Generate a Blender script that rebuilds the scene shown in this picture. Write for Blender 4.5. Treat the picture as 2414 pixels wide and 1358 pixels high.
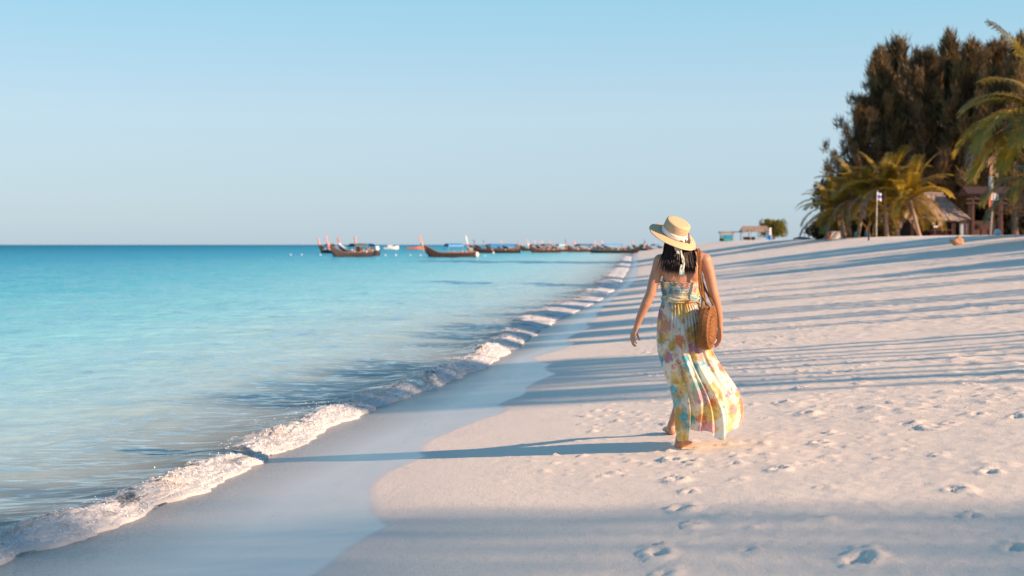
import bpy, bmesh, math, random
import numpy as np
from mathutils import Vector, Matrix

# ------------------------------------------------------------------ camera, sky, sun, exposure
for o in list(bpy.data.objects): bpy.data.objects.remove(o)
SC = bpy.context.scene
COL = SC.collection
F, CX, HY, H = 3353.0, 1207.0, 577.0, 1.85      # focal length in photo pixels, centre column, horizon row, eye height over the sea
cam = bpy.data.cameras.new('camera'); camo = bpy.data.objects.new('camera', cam); COL.objects.link(camo)
camo.location = (0, 0, H); camo.rotation_euler = (math.radians(90), 0, 0)
cam.sensor_width = 36; cam.lens = 50; cam.shift_y = -(679 - HY) / 2414
cam.clip_start = 0.1; cam.clip_end = 60000
cam.dof.use_dof = True; cam.dof.focus_distance = 10.5; cam.dof.aperture_fstop = 2.8
SC.camera = camo

SUN_AZ, SUN_EL = math.radians(26), math.radians(21.5)   # azimuth measured from +X towards -Y (behind the camera, right)
sdir = Vector((math.cos(SUN_EL) * math.cos(SUN_AZ), -math.cos(SUN_EL) * math.sin(SUN_AZ), math.sin(SUN_EL)))
W_ = bpy.data.worlds.new('World'); SC.world = W_; W_.use_nodes = True
wn = W_.node_tree.nodes; wl = W_.node_tree.links; wn.clear()
wo = wn.new('ShaderNodeOutputWorld'); bg = wn.new('ShaderNodeBackground'); sky = wn.new('ShaderNodeTexSky')
sky.sky_type = 'NISHITA'; sky.sun_disc = False; sky.sun_elevation = SUN_EL
sky.sun_rotation = math.atan2(sdir.x, sdir.y)
sky.air_density = 1.0; sky.dust_density = 0.6; sky.ozone_density = 2.0; sky.altitude = 0
bg.inputs['Strength'].default_value = 0.15
EXPO = 0.9
# thin sea haze over the clear sky: the same pale band all round the horizon, mixed over the Nishita sky by height alone
geo = wn.new('ShaderNodeTexCoord'); sep = wn.new('ShaderNodeSeparateXYZ'); wl.new(geo.outputs['Generated'], sep.inputs[0])
rmp = wn.new('ShaderNodeValToRGB'); wl.new(sep.outputs['Z'], rmp.inputs[0])
_k = .95 / (2 ** EXPO * bg.inputs['Strength'].default_value)
_st = [(0.0, (.435, .575, .71)), (.05, (.46, .615, .745)), (.09, (.49, .655, .78)), (.125, (.42, .645, .795)), (.17, (.325, .635, .80)), (.30, (.22, .50, .73)), (.55, (.13, .34, .57)), (1.0, (.08, .24, .46))]
while len(rmp.color_ramp.elements) < len(_st): rmp.color_ramp.elements.new(.5)
for e, (p_, c_) in zip(rmp.color_ramp.elements, _st): e.position = p_; e.color = (*c_, 1)
scl = wn.new('ShaderNodeMix'); scl.data_type = 'RGBA'; scl.blend_type = 'MULTIPLY'; scl.clamp_result = False; scl.inputs['Factor'].default_value = 1
scl.inputs['B'].default_value = (_k, _k, _k, 1); wl.new(rmp.outputs[0], scl.inputs['A'])
grade = wn.new('ShaderNodeMix'); grade.data_type = 'RGBA'; grade.inputs['Factor'].default_value = .88
wl.new(sky.outputs[0], grade.inputs['A']); wl.new(scl.outputs['Result'], grade.inputs['B'])
wl.new(grade.outputs['Result'], bg.inputs[0]); wl.new(bg.outputs[0], wo.inputs[0])
sun = bpy.data.lights.new('sun', 'SUN'); suno = bpy.data.objects.new('sun', sun); COL.objects.link(suno)
sun.energy = 5.0; sun.angle = math.radians(0.5); sun.color = (1.0, 0.66, 0.44)
suno.rotation_euler = sdir.to_track_quat('Z', 'Y').to_euler(); suno.location = (40, -20, 40)
SC.view_settings.view_transform = 'Standard'; SC.view_settings.look = 'None'
SC.view_settings.exposure = EXPO; SC.view_settings.gamma = 1.0; SC.view_settings.use_curve_mapping = False
SC.cycles.max_bounces = 8; SC.cycles.transparent_max_bounces = 12

# ------------------------------------------------------------------ helpers
RNG = np.random.RandomState(7)
_LAT = np.random.RandomState(11).rand(256, 256)
def vnoise(x, y):
    x = np.asarray(x, float); y = np.asarray(y, float)
    xi = np.floor(x).astype(int); yi = np.floor(y).astype(int)
    fx = x - xi; fy = y - yi; fx = fx * fx * fx * (fx * (fx * 6 - 15) + 10); fy = fy * fy * fy * (fy * (fy * 6 - 15) + 10)
    a = _LAT[xi & 255, yi & 255]; b = _LAT[(xi + 1) & 255, yi & 255]
    c = _LAT[xi & 255, (yi + 1) & 255]; d = _LAT[(xi + 1) & 255, (yi + 1) & 255]
    return (a * (1 - fx) + b * fx) * (1 - fy) + (c * (1 - fx) + d * fx) * fy * 1.0
def fbm(x, y, octv=4, gain=.5):
    s = 0; a = 1; t = 0
    for i in range(octv):
        s = s + a * (vnoise(x * 2 ** i + 17.3 * i, y * 2 ** i + 41.7 * i) - .5); t += a; a *= gain
    return s / t * 2
def sstep(a, b, x): t = np.clip((x - a) / (b - a), 0, 1); return t * t * (3 - 2 * t)
def smooth_interp(x, xs, ys, width=None):
    """piecewise cubic (Catmull-Rom, clamped ends with linear extrapolation)"""
    x = np.asarray(x, float); xs = np.asarray(xs, float); ys = np.asarray(ys, float)
    m = np.gradient(ys, xs)
    i = np.clip(np.searchsorted(xs, x) - 1, 0, len(xs) - 2)
    h = xs[i + 1] - xs[i]; t = (x - xs[i]) / h
    tc = np.clip(t, 0, 1)
    v = (2 * tc**3 - 3 * tc**2 + 1) * ys[i] + (tc**3 - 2 * tc**2 + tc) * h * m[i] + (-2 * tc**3 + 3 * tc**2) * ys[i + 1] + (tc**3 - tc**2) * h * m[i + 1]
    v = v + np.where(t < 0, t * h * m[i], 0) + np.where(t > 1, (t - 1) * h * m[i + 1], 0)
    return v

def mesh_np(name, verts, faces):
    """verts (n,3), faces (m,4) or (m,3) numpy"""
    verts = np.asarray(verts, np.float32); faces = np.asarray(faces, np.int32)
    me = bpy.data.meshes.new(name); k = faces.shape[1]; m = len(faces)
    me.vertices.add(len(verts)); me.vertices.foreach_set('co', verts.ravel())
    me.loops.add(m * k); me.loops.foreach_set('vertex_index', faces.ravel())
    me.polygons.add(m); me.polygons.foreach_set('loop_start', np.arange(m, dtype=np.int32) * k)
    me.update(calc_edges=True)
    return me
def shade_smooth(me):
    me.polygons.foreach_set('use_smooth', np.ones(len(me.polygons), bool)); me.update()
def grid_faces(nr, nc):
    i = np.arange(nr - 1)[:, None] * nc + np.arange(nc - 1)[None, :]
    return np.stack([i, i + 1, i + nc + 1, i + nc], -1).reshape(-1, 4)
def attr(me, name, vals):
    a = me.attributes.new(name, 'FLOAT', 'POINT'); a.data.foreach_set('value', np.asarray(vals, np.float32).ravel())
def tag(o, label=None, cat=None, group=None, kind=None):
    if label: o['label'] = label
    if cat: o['category'] = cat
    if group: o['group'] = group
    if kind: o['kind'] = kind
    return o
def link(name, me, mats=None, parent=None, loc=None):
    o = bpy.data.objects.new(name, me); COL.objects.link(o)
    if mats is not None:
        for m in (mats if isinstance(mats, (list, tuple)) else [mats]): me.materials.append(m)
    if parent is not None: o.parent = parent
    if loc is not None: o.location = loc
    return o
def empty(name, loc, rz=0):
    o = bpy.data.objects.new(name, None); COL.objects.link(o); o.location = loc; o.rotation_euler = (0, 0, rz)
    o.empty_display_size = .2
    return o

class MB:
    """collects polygons for one mesh"""
    def __init__(s): s.v = []; s.f = []
    def poly(s, pts):
        b = len(s.v); s.v += [tuple(p) for p in pts]; s.f.append(tuple(range(b, b + len(pts)))); return s
    def box(s, c, size, rot=None):
        c = Vector(c); hx, hy, hz = [a / 2 for a in size]; b = len(s.v)
        for dx, dy, dz in ((-1,-1,-1),(1,-1,-1),(1,1,-1),(-1,1,-1),(-1,-1,1),(1,-1,1),(1,1,1),(-1,1,1)):
            p = Vector((dx * hx, dy * hy, dz * hz))
            if rot is not None: p = rot @ p
            s.v.append(tuple(c + p))
        for q in ((0,3,2,1),(4,5,6,7),(0,1,5,4),(1,2,6,5),(2,3,7,6),(3,0,4,7)): s.f.append(tuple(b + i for i in q))
        return s
    def bar(s, a, b, w, h=None):
        a = Vector(a); b = Vector(b); d = b - a; q = d.to_track_quat('Z', 'Y').to_matrix()
        return s.box((a + b) / 2, (w, h or w, d.length), q)
    def tube(s, pts, rad, n=8, cap=True, flat=1.0):
        pts = [Vector(p) for p in pts]; m = len(pts)
        if not isinstance(rad, (list, tuple, np.ndarray)): rad = [rad] * m
        b = len(s.v); up = None
        for i, p in enumerate(pts):
            d = (pts[min(i + 1, m - 1)] - pts[max(i - 1, 0)])
            if d.length < 1e-9: d = Vector((0, 0, 1))
            d.normalize()
            if up is None: up = d.orthogonal().normalized()
            up = (up - d * up.dot(d));
            if up.length < 1e-6: up = d.orthogonal()
            up.normalize(); sd = d.cross(up)
            for k in range(n):
                a = 2 * math.pi * k / n
                s.v.append(tuple(p + (up * math.cos(a) + sd * math.sin(a) * flat) * rad[i]))
        for i in range(m - 1):
            for k in range(n):
                k2 = (k + 1) % n
                s.f.append((b + i * n + k, b + i * n + k2, b + (i + 1) * n + k2, b + (i + 1) * n + k))
        if cap:
            s.f.append(tuple(b + k for k in range(n))[::-1]); s.f.append(tuple(b + (m - 1) * n + k for k in range(n)))
        return s
    def lathe(s, prof, n=24, mat=None):
        """prof: (r, z) list; revolved about z, then transformed by mat"""
        b = len(s.v)
        for r, z in prof:
            for k in range(n):
                a = 2 * math.pi * k / n; p = Vector((r * math.cos(a), r * math.sin(a), z))
                s.v.append(tuple(mat @ p if mat is not None else p))
        for i in range(len(prof) - 1):
            for k in range(n):
                k2 = (k + 1) % n
                s.f.append((b + i * n + k, b + i * n + k2, b + (i + 1) * n + k2, b + (i + 1) * n + k))
        return s
    def sphere(s, c, r, n=10, m=7, sc=(1, 1, 1), mat=None):
        c = Vector(c); prof = []
        M = Matrix.Translation(c) @ (mat if mat is not None else Matrix.Identity(4)) @ Matrix.Diagonal((sc[0], sc[1], sc[2], 1))
        for i in range(m + 1):
            a = math.pi * i / m - math.pi / 2; prof.append((max(r * math.cos(a), 1e-4), r * math.sin(a)))
        return s.lathe(prof, n, M)
    def build(s, name, mats, parent=None, smooth=False, loc=None):
        me = bpy.data.meshes.new(name); me.from_pydata(s.v, [], s.f); me.update()
        if smooth: shade_smooth(me)
        return link(name, me, mats, parent, loc)

# ------------------------------------------------------------------ materials
class NT:
    def __init__(s, name):
        s.m = bpy.data.materials.new(name); s.m.use_nodes = True; s.t = s.m.node_tree; s.t.nodes.clear()
        s.out = s.n('ShaderNodeOutputMaterial')
    def n(s, typ, **kw):
        nd = s.t.nodes.new(typ)
        for k, v in kw.items():
            if k in ('inp',):
                for kk, vv in v.items():
                    if isinstance(vv, bpy.types.NodeSocket): s.t.links.new(vv, nd.inputs[kk])
                    else: nd.inputs[kk].default_value = vv
            else: setattr(nd, k, v)
        return nd
    def link(s, a, b): s.t.links.new(a, b)
    def attr(s, name): return s.n('ShaderNodeAttribute', attribute_name=name).outputs['Fac']
    def co(s, which='Object'): return s.n('ShaderNodeTexCoord').outputs[which]
    def mapping(s, vec, scale=(1, 1, 1), rot=(0, 0, 0), loc=(0, 0, 0)):
        return s.n('ShaderNodeMapping', inp={'Vector': vec, 'Scale': scale, 'Rotation': rot, 'Location': loc}).outputs[0]
    def noise(s, vec, scale=5, detail=3, rough=.5, dist=0, out='Fac'):
        return s.n('ShaderNodeTexNoise', inp={'Vector': vec, 'Scale': scale, 'Detail': detail, 'Roughness': rough, 'Distortion': dist}).outputs[out]
    def ramp(s, fac, stops, interp='LINEAR'):
        r = s.n('ShaderNodeValToRGB'); s.link(fac, r.inputs[0]); cr = r.color_ramp; cr.interpolation = interp
        while len(cr.elements) < len(stops): cr.elements.new(.5)
        for e, (p, c) in zip(cr.elements, stops):
            e.position = p; e.color = (c, c, c, 1) if isinstance(c, (int, float)) else (*c, 1)
        return r.outputs[0]
    def mix(s, fac, a, b, blend='MIX'):
        nd = s.n('ShaderNodeMix', data_type='RGBA', blend_type=blend)
        for k, v in (('Factor', fac), ('A', a), ('B', b)):
            if isinstance(v, bpy.types.NodeSocket): s.link(v, nd.inputs[k])
            elif isinstance(v, (int, float)): nd.inputs[k].default_value = v if k == 'Factor' else (v, v, v, 1)
            else: nd.inputs[k].default_value = (*v, 1)
        return nd.outputs['Result']
    def math(s, op, a, b=0.0, clamp=False):
        nd = s.n('ShaderNodeMath', operation=op, use_clamp=clamp)
        for i, v in enumerate((a, b)):
            if isinstance(v, bpy.types.NodeSocket): s.link(v, nd.inputs[i])
            else: nd.inputs[i].default_value = v
        return nd.outputs[0]
    def bump(s, h, strength=.3, dist=.02, normal=None):
        i = {'Height': h, 'Strength': strength, 'Distance': dist}
        if normal is not None: i['Normal'] = normal
        return s.n('ShaderNodeBump', inp=i).outputs[0]
    def pbr(s, **inp):
        nd = s.n('ShaderNodeBsdfPrincipled')
        for k, v in inp.items():
            k = k.replace('_', ' ')
            if isinstance(v, bpy.types.NodeSocket): s.link(v, nd.inputs[k])
            elif isinstance(v, tuple) and len(v) == 3 and k != 'Subsurface Radius': nd.inputs[k].default_value = (*v, 1)
            else: nd.inputs[k].default_value = v
        return nd.outputs[0]
    def done(s, sh): s.link(sh, s.out.inputs[0]); return s.m

def plain(name, col, rough=.6, var=.25, scale=6, metal=0, bump=0.0, bscale=30):
    t = NT(name); c = t.co()
    f = t.noise(c, scale, 4, .6)
    colr = t.mix(f, tuple(a * (1 - var) for a in col), tuple(min(1, a * (1 + var)) for a in col))
    kw = dict(Base_Color=colr, Roughness=rough, Metallic=metal)
    if bump: kw['Normal'] = t.bump(t.noise(c, bscale, 4, .6), bump, .02)
    return t.done(t.pbr(**kw))

def leaf_mat(name, c1, c2, scale=.6, trans=.35, rough=.55):
    t = NT(name); c = t.co()
    f = t.noise(c, scale, 3, .6); g = t.noise(c, scale * 9, 2, .5)
    col = t.mix(t.ramp(f, [(.35, 0), (.65, 1)]), c1, c2)
    col = t.mix(t.math('MULTIPLY', g, .5), col, tuple(a * .5 for a in c1))
    p = t.pbr(Base_Color=col, Roughness=rough)
    tr = t.n('ShaderNodeBsdfTranslucent', inp={'Color': col}).outputs[0]
    mx = t.n('ShaderNodeMixShader', inp={'Fac': trans}); t.link(p, mx.inputs[1]); t.link(tr, mx.inputs[2])
    return t.done(mx.outputs[0])

M = {}
# ------------------------------------------------------------------ the land form
_sh = np.array([(-40, -4.9), (0, -2.55), (4.39, -1.60), (4.8, -1.47), (5.47, -1.317), (6.47, -1.17), (8.42, -.847), (11.4, -.263), (17.8, .495), (26.2, 1.66), (50, 4.0), (120, 10.1), (200, 17.5), (260, 24)]) * H
_cr = np.array([(-80, 24.), (0, 24), (50, 25), (70, 25.6), (85, 26.4), (110, 27.7), (150, 31), (220, 36.3), (300, 43), (400, 51.6), (470, 58)])
_cz = np.array([(-80, .45), (0, .5), (50, .53), (70, .55), (85, .61), (110, .66), (150, .67), (220, .72), (300, .63), (380, .15), (430, -1.2), (480, -3.5)])
def XS(Y): return smooth_interp(Y, _sh[:, 0], _sh[:, 1])
def XC(Y): return smooth_interp(Y, _cr[:, 0], _cr[:, 1])
def ZC(Y): return H + smooth_interp(Y, _cz[:, 0], _cz[:, 1])
def GZ(X, Y):
    X = np.asarray(X, float); Y = np.asarray(Y, float)
    xs = XS(Y); s = X - xs; w = np.maximum(XC(Y) - xs, 3); t = s / w; zc = ZC(Y)
    # near linear foreshore, rounded at the top of the berm
    g = np.where(t < .82, t * 1.06, .8692 + (1 - .8692) * (1 - np.exp(-(t - .82) * 1.06 / (1 - .8692))))
    z = zc * g
    z = np.where(t > 1.02, zc * (g) - np.minimum((t - 1.02) * .15, .12), z)
    und = np.where(s < 0, s * .075, 0)
    z = np.where(s < 0, np.maximum(und, -4.0), z)
    return z
def ground_at(px, py):
    dx = (px - CX) / F; dz = -(py - HY) / F
    Y = np.geomspace(3.5, 480, 6000); d = (H + dz * Y) - GZ(dx * Y, Y)
    i = np.argmax(d < 0)
    if d[i] >= 0: i = len(Y) - 1
    y = Y[i]
    if i: a, b = d[i - 1], d[i]; y = Y[i - 1] + (Y[i] - Y[i - 1]) * a / (a - b)
    return Vector((dx * y, y, float(GZ(dx * y, y))))
def P(px, py, Y): return Vector(((px - CX) / F * Y, Y, H - (py - HY) / F * Y))
def onland(px, Y): X = (px - CX) / F * Y; return Vector((X, Y, float(GZ(X, Y))))

# ------------------------------------------------------------------ sand
def axis(*segs):
    """segs: (start, end, step_start, step_end) -> increasing coordinates"""
    out = []
    for a, b, s0, s1 in segs:
        n = max(2, int(round((b - a) / ((s0 + s1) / 2)))); k = np.arange(n) / n
        r = (s1 - s0) / 2; u = k * s0 + r * k * k; tot = s0 + r
        out.append(a + (b - a) * u / tot)
    out.append([segs[-1][1]])
    return np.unique(np.concatenate(out))
xa = axis((-400, -60, 60, 10), (-60, -4, 6, .12), (-4, -2.6, .05, .022), (-2.6, 4.2, .024, .024), (4.2, 27, .024, .15), (27, 70, .5, 3), (70, 400, 5, 60))
ya = axis((-120, 0, 20, 2), (0, 5, 1, .06), (5, 15, .032, .032), (15, 40, .032, .16), (40, 110, .16, .7), (110, 500, .8, 8))
XX, YY = np.meshgrid(xa, ya); S_ = XX - XS(YY)
ZZ = GZ(XX, YY)
# edge of the wet sand, read along the beach
_wp = [(1500, 660), (1445, 700), (1385, 772), (1345, 810), (1268, 842), (1302, 880), (1262, 905), (1222, 930), (1158, 958), (1180, 966), (1060, 1030), (990, 1070), (950, 1110), (922, 1150), (900, 1190), (886, 1212), (906, 1243), (850, 1266), (800, 1296), (735, 1352)]
_w = sorted([(g.y, g.x - float(XS(g.y))) for g in (ground_at(*p) for p in _wp)])
wy = np.array([a for a, b in _w]); wsv = np.array([b for a, b in _w])
def SW(Y):
    v = np.interp(Y, wy, wsv); return v
sw = SW(YY) + .05 * fbm(XX * 1.3, YY * .8, 3) + .34 * (.30 - np.abs(vnoise(YY * .42 + 3.7, YY * 0 + .5) * 2 - 1))
wet = 1 - sstep(-.045, .045, S_ - sw)
soak = 1 - sstep(-.05, .75, S_ - sw)            # sand still damp above the film
# relief: broad undulation, trampled upper beach, small lumps
rough_amt = sstep(.3, 3.0, S_ - sw)
far_ok = 1 / (1 + (YY / 60) ** 2)
Z = ZZ.copy()
land = sstep(.2, 1.5, S_)
Z += land * .02 * fbm(XX * .6, YY * .5, 3)
Z += rough_amt * .010 * fbm(XX * 2.3, YY * 2.0, 4) * (.5 + vnoise(XX * .35 + 9, YY * .3))
tram = sstep(.45, .75, vnoise(XX * .5 + 3.3, YY * .35 + 7.7) + .25 * sstep(3, 9, S_))
Z += rough_amt * tram * .015 * np.maximum(0, fbm(XX * 6, YY * 6, 3) - .05) * 2
Z += rough_amt * .0035 * fbm(XX * 18, YY * 16, 2)
Z += (1 - wet) * .0016 * fbm(XX * 30 + 5, YY * 20, 2)
def stamp(x, y, lx, ly, ang, dep, rim, seed=0):
    R = max(lx, ly) * 2.2
    i0, i1 = np.searchsorted(xa, (x - R, x + R)); j0, j1 = np.searchsorted(ya, (y - R, y + R))
    if i1 - i0 < 3 or j1 - j0 < 3: return
    gx = XX[j0:j1, i0:i1] - x; gy = YY[j0:j1, i0:i1] - y
    c, s = math.cos(ang), math.sin(ang); u = (gx * c + gy * s) / lx; v = (-gx * s + gy * c) / ly
    n1 = fbm(gx * 11 + seed * 3.1, gy * 11 + seed * 1.7, 3); n2 = fbm(gx * 30 + seed * 1.3, gy * 30 + seed * 2.9, 2)
    r = np.sqrt(u * u + v * v) * (1 + .38 * n1)
    hx, hy = math.cos(seed * 2.3) * .3 - .15, math.sin(seed * 1.7) * .35
    r2 = np.sqrt((u - hx) ** 2 + (v - hy) ** 2) * (1 + .3 * n2)
    mound = rim * (1 - sstep(.55, 1.25, r)) * (1 + .5 * n1)
    hole = -dep * (1 - sstep(.30, .72, r2)) * (1 + .4 * n1)
    side = .35 + .65 * np.clip(.5 - u * .7 + .8 * n1, 0, 1.3)
    lip = rim * .55 * np.exp(-((r2 - .85) / .2) ** 2) * side
    crumb = rim * .7 * np.exp(-((r - 1.2) / .45) ** 2) * np.maximum(0, n2 - .12) * 2.4
    Z[j0:j1, i0:i1] += mound + hole + lip + crumb
rs = np.random.RandomState(3)
# the walker's own trail, then single prints that stand out
for k, (px, py, big) in enumerate([(1583, 1083, 1), (1627, 1097, .7), (1597, 1133, 1), (1625, 1160, .7), (1620, 1204, 1.1), (1633, 1241, .75), (1552, 1306, 1.1), (1578, 1352, .8),
        (1935, 1046, 1.0), (1845, 1108, 1.0), (2045, 1313, 1.25), (1890, 918, 1), (1852, 950, .9), (1905, 975, .9), (1890, 875, .8), (1775, 1297, .6), (1800, 985, .6), (1740, 1135, .6),
        (1735, 1090, .6), (2110, 948, .8), (2310, 980, .9), (2400, 985, .8), (2190, 1010, 1.1), (2150, 1000, .9), (2240, 1000, .8), (2330, 1115, .9), (2270, 1158, .9), (2215, 1075, .7),
        (1840, 795, .8), (1880, 770, .7), (1830, 812, .9), (1950, 1155, .6), (2400, 1290, .9), (2290, 1215, .7), (1760, 870, .7), (2030, 905, .8), (2280, 905, .8), (2050, 1040, .5)]):
    g = ground_at(px, py); b = big
    stamp(g.x, g.y, .072 * b, .115 * b, .15 * rs.randn(), .024 * b, .015 * b, k)
    stamp(g.x + .03, g.y + .15 * b, .05 * b, .05 * b, 0, .010, .009, k + 50)
for k in range(650):
    y = 6 + 90 * rs.rand() ** 1.7; x = float(XS(y)) + 2.7 + 22 * rs.rand() ** 1.2
    s = x - float(XS(y))
    if s < float(SW(y)) + 1.6: continue
    if 0.4 < x < 2.2 and 9 < y < 12: continue
    if y < 12 and rs.rand() < .72: continue
    b = .45 + .5 * rs.rand()
    stamp(x, y, .09 * b, .14 * b, rs.randn() * .9, .022 * b * rs.rand(), .015 * b * (.4 + .8 * rs.rand()), k)
cl = fbm(XX * 13 + 2, YY * 13 + 9, 2); Z += sstep(.4, 1.4, S_ - sw) * np.maximum(0, cl - .42) * .05 * sstep(.35, .7, vnoise(XX * .9 + 1, YY * .7 + 4))
# trickle marks on the wet film are slight
Z += wet * sstep(0, .3, S_) * .0012 * fbm(XX * 3, YY * 9, 3)
verts = np.stack([XX, YY, Z], -1).reshape(-1, 3)
me = mesh_np('sand_beach', verts, grid_faces(len(ya), len(xa))); shade_smooth(me)
attr(me, 'wet', wet); attr(me, 'soak', soak); attr(me, 'edge', np.clip(S_ / np.maximum(sw, .2), 0, 3)); attr(me, 'tram', rough_amt * tram)
t = NT('sand'); co = t.co()
wetn = t.attr('wet'); soakn = t.attr('soak'); edge = t.attr('edge')
grain = t.noise(co, 420, 2, .7); speck = t.noise(co, 95, 3, .65); blot = t.noise(co, 1.1, 4, .6)
dry = t.mix(blot, (.75, .655, .555), (.82, .725, .615))
dry = t.mix(t.math('MULTIPLY', t.ramp(speck, [(.57, 0), (.68, 1)]), .6), dry, (.42, .36, .31))
bits = t.n('ShaderNodeTexVoronoi', inp={'Vector': co, 'Scale': 9.0}); bm = t.ramp(bits.outputs['Distance'], [(.03, 1), (.05, 0)])
dry = t.mix(t.math('MULTIPLY', bm, t.math('GREATER_THAN', t.n('ShaderNodeSeparateColor', inp={'Color': bits.outputs['Color']}).outputs[0], .62)), dry, t.mix(t.n('ShaderNodeSeparateColor', inp={'Color': bits.outputs['Color']}).outputs[1], (.16, .11, .08), (.9, .86, .8)))
dry = t.mix(t.math('MULTIPLY', t.ramp(grain, [(.3, 1), (.5, 0)]), .25), dry, (.5, .43, .36))
damp = t.mix(blot, (.62, .55, .50), (.68, .60, .545))
dry = t.mix(t.math('MULTIPLY', soakn, .55), dry, damp)
coarse = t.noise(t.mapping(co, (1, .45, 1)), 70, 4, .75)
nearsea = t.ramp(edge, [(.12, 1), (.62, 0)])
wetc = t.mix(nearsea, (.56, .50, .455), t.mix(t.ramp(coarse, [(.38, 0), (.62, 1)]), (.20, .165, .14), (.44, .38, .335)))
wash = t.noise(t.mapping(co, (3.2, .7, 1), rot=(0, 0, -.18)), 1, 5, .65, 1.2); wetc = t.mix(t.math('MULTIPLY', t.ramp(wash, [(.42, 0), (.62, 1)]), .35), wetc, (.38, .33, .29))
col = t.mix(wetn, dry, wetc)
rough = t.math('SUBTRACT', .92, t.math('MULTIPLY', wetn, t.math('ADD', .50, t.math('MULTIPLY', wash, .22))))
rough = t.math('ADD', rough, t.math('MULTIPLY', t.math('MULTIPLY', nearsea, wetn), .18))
crumbs = t.ramp(t.noise(co, 26, 4, .7), [(.52, 0), (.72, 1)]); bh = t.math('ADD', t.math('ADD', t.math('MULTIPLY', grain, .35), speck), t.math('MULTIPLY', crumbs, t.math('ADD', .5, t.math('MULTIPLY', t.attr('tram'), 1.5))))
bstr = t.math('SUBTRACT', .60, t.math('MULTIPLY', wetn, .56))
bn = t.n('ShaderNodeBump', inp={'Height': bh, 'Distance': .006}); t.link(bstr, bn.inputs['Strength'])
bn2 = t.n('ShaderNodeBump', inp={'Height': coarse, 'Distance': .008, 'Normal': bn.outputs[0]}); t.link(t.math('MULTIPLY', t.math('MULTIPLY', nearsea, wetn), .35), bn2.inputs['Strength'])
M['sand'] = t.done(t.pbr(Base_Color=col, Roughness=rough, Normal=bn2.outputs[0], Specular_IOR_Level=.5, Coat_Weight=t.math('MULTIPLY', wetn, .32), Coat_Roughness=.2, Coat_IOR=1.33))
tag(link('sand_beach', me, M['sand']), kind='structure')
del XX, YY, S_, ZZ, Z, verts, wet, soak, rough_amt, tram, sw

# ------------------------------------------------------------------ sea
def breaker(Y):
    """height of the little breaking wave along the shore, with lulls"""
    a = .62 + .60 * fbm(Y * .42 + 2.7, Y * 0 + 3.1, 2) + .45 * fbm(Y * 1.3, Y * 0 + 8.2, 2)
    return np.clip(a, .2, 1.15) * (.135 + .0010 * np.minimum(Y, 60)) * (1 - .35 * sstep(16, 45, Y))
def lobes(Y): return .24 * fbm(Y * .36 + 1.2, Y * 0 + 5.5, 2) + .08 * fbm(Y * 1.6, Y * 0 + 1.5, 2)
def sea_z(X, Y, dd):
    a = sstep(.3, 5, dd); far = 1 / (1 + (np.maximum(Y, 0) / 260) ** 2)
    ph = (Y + .22 * X + 2.4 * fbm(X * .06, Y * .05, 2)) / 6.5
    sw_ = np.maximum(0, np.sin(2 * np.pi * ph)) ** 3
    z = a * .11 * sw_ * (.25 + 1.1 * vnoise(X * .10 + 4, Y * .12)) * far
    z = z + a * far * (.12 * fbm(X * .32, Y * .6, 3) + .07 * fbm(X * .9 + 3, Y * 1.9, 3))
    z = z + sstep(.5, 2, dd) * far * .020 * fbm(X * 2.2, Y * 4.6, 2)
    b = breaker(Y); q = (dd - .42 - lobes(Y)) / np.where(dd < .42 + lobes(Y), .13, .45)
    z = z + b * np.exp(-q * q) * .62 * (Y > 0)
    return z
da = np.concatenate([-axis((.0, 2, .1, .3), (2, 60, 1, 12), (60, 5000, 60, 1500))[::-1][:-1], axis((0, 1.6, .02, .02), (1.6, 12, .025, .11), (12, 60, .11, 1.2), (60, 400, 2, 20), (400, 30000, 40, 6000))])
ys = axis((-200, 0, 40, 2), (0, 6, .8, .05), (6, 18, .036, .046), (18, 60, .046, .25), (60, 300, .25, 3), (300, 45000, 5, 8000))
DD, YS = np.meshgrid(da, ys)
xs_c = XS(np.minimum(YS, 480)) + 0 * YS
XW = xs_c - DD
ZW = np.where(DD > 0, sea_z(XW, YS, np.maximum(DD, 0)), 0) + .004
ZW = np.where(DD < 0, -.02, ZW); _edge = .5 * lobes(YS) + .06; ZW = np.where((DD >= 0) & (DD < _edge) & (YS > 0), np.minimum(ZW, -.075 * DD - .015), ZW)
me = mesh_np('sea', np.stack([XW, YS, ZW], -1).reshape(-1, 3), grid_faces(len(ys), len(da))); shade_smooth(me)
me.flip_normals()
attr(me, 'off', np.maximum(DD, 0)); attr(me, 'far', YS)
t = NT('sea_water'); co = t.co(); off = t.attr('off'); fary = t.attr('far')
patch = t.noise(t.mapping(co, (.06, .035, 1)), 1, 4, .6)
patch2 = t.noise(t.mapping(co, (.25, .16, 1)), 1, 3, .6)
lg = t.math('LOGARITHM', t.math('ADD', t.math('MULTIPLY', off, t.math('ADD', .6, t.math('ADD', t.math('MULTIPLY', patch, .5), t.math('MULTIPLY', patch2, .3)))), 1.0), 10.0)
lg = t.math('DIVIDE', lg, 3.2)                       # log10(1+d)/3.2
body = t.ramp(lg, [(.0, (.58, .56, .48)), (.10, (.64, .76, .73)), (.20, (.48, .72, .74)), (.32, (.26, .62, .68)), (.44, (.10, .47, .59)), (.56, (.030, .33, .50)), (.70, (.008, .24, .40)), (.85, (.002, .17, .31)), (1.0, (.002, .15, .28))])
rip = t.noise(t.mapping(co, (.42, 1.3, 1), rot=(0, 0, .12)), 2.2, 3, .55); rip2 = t.noise(t.mapping(co, (.55, 1.4, 1), rot=(0, 0, .1)), 7.0, 3, .55); swl = t.noise(t.mapping(co, (.10, .22, 1)), 1, 4, .65)
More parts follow.
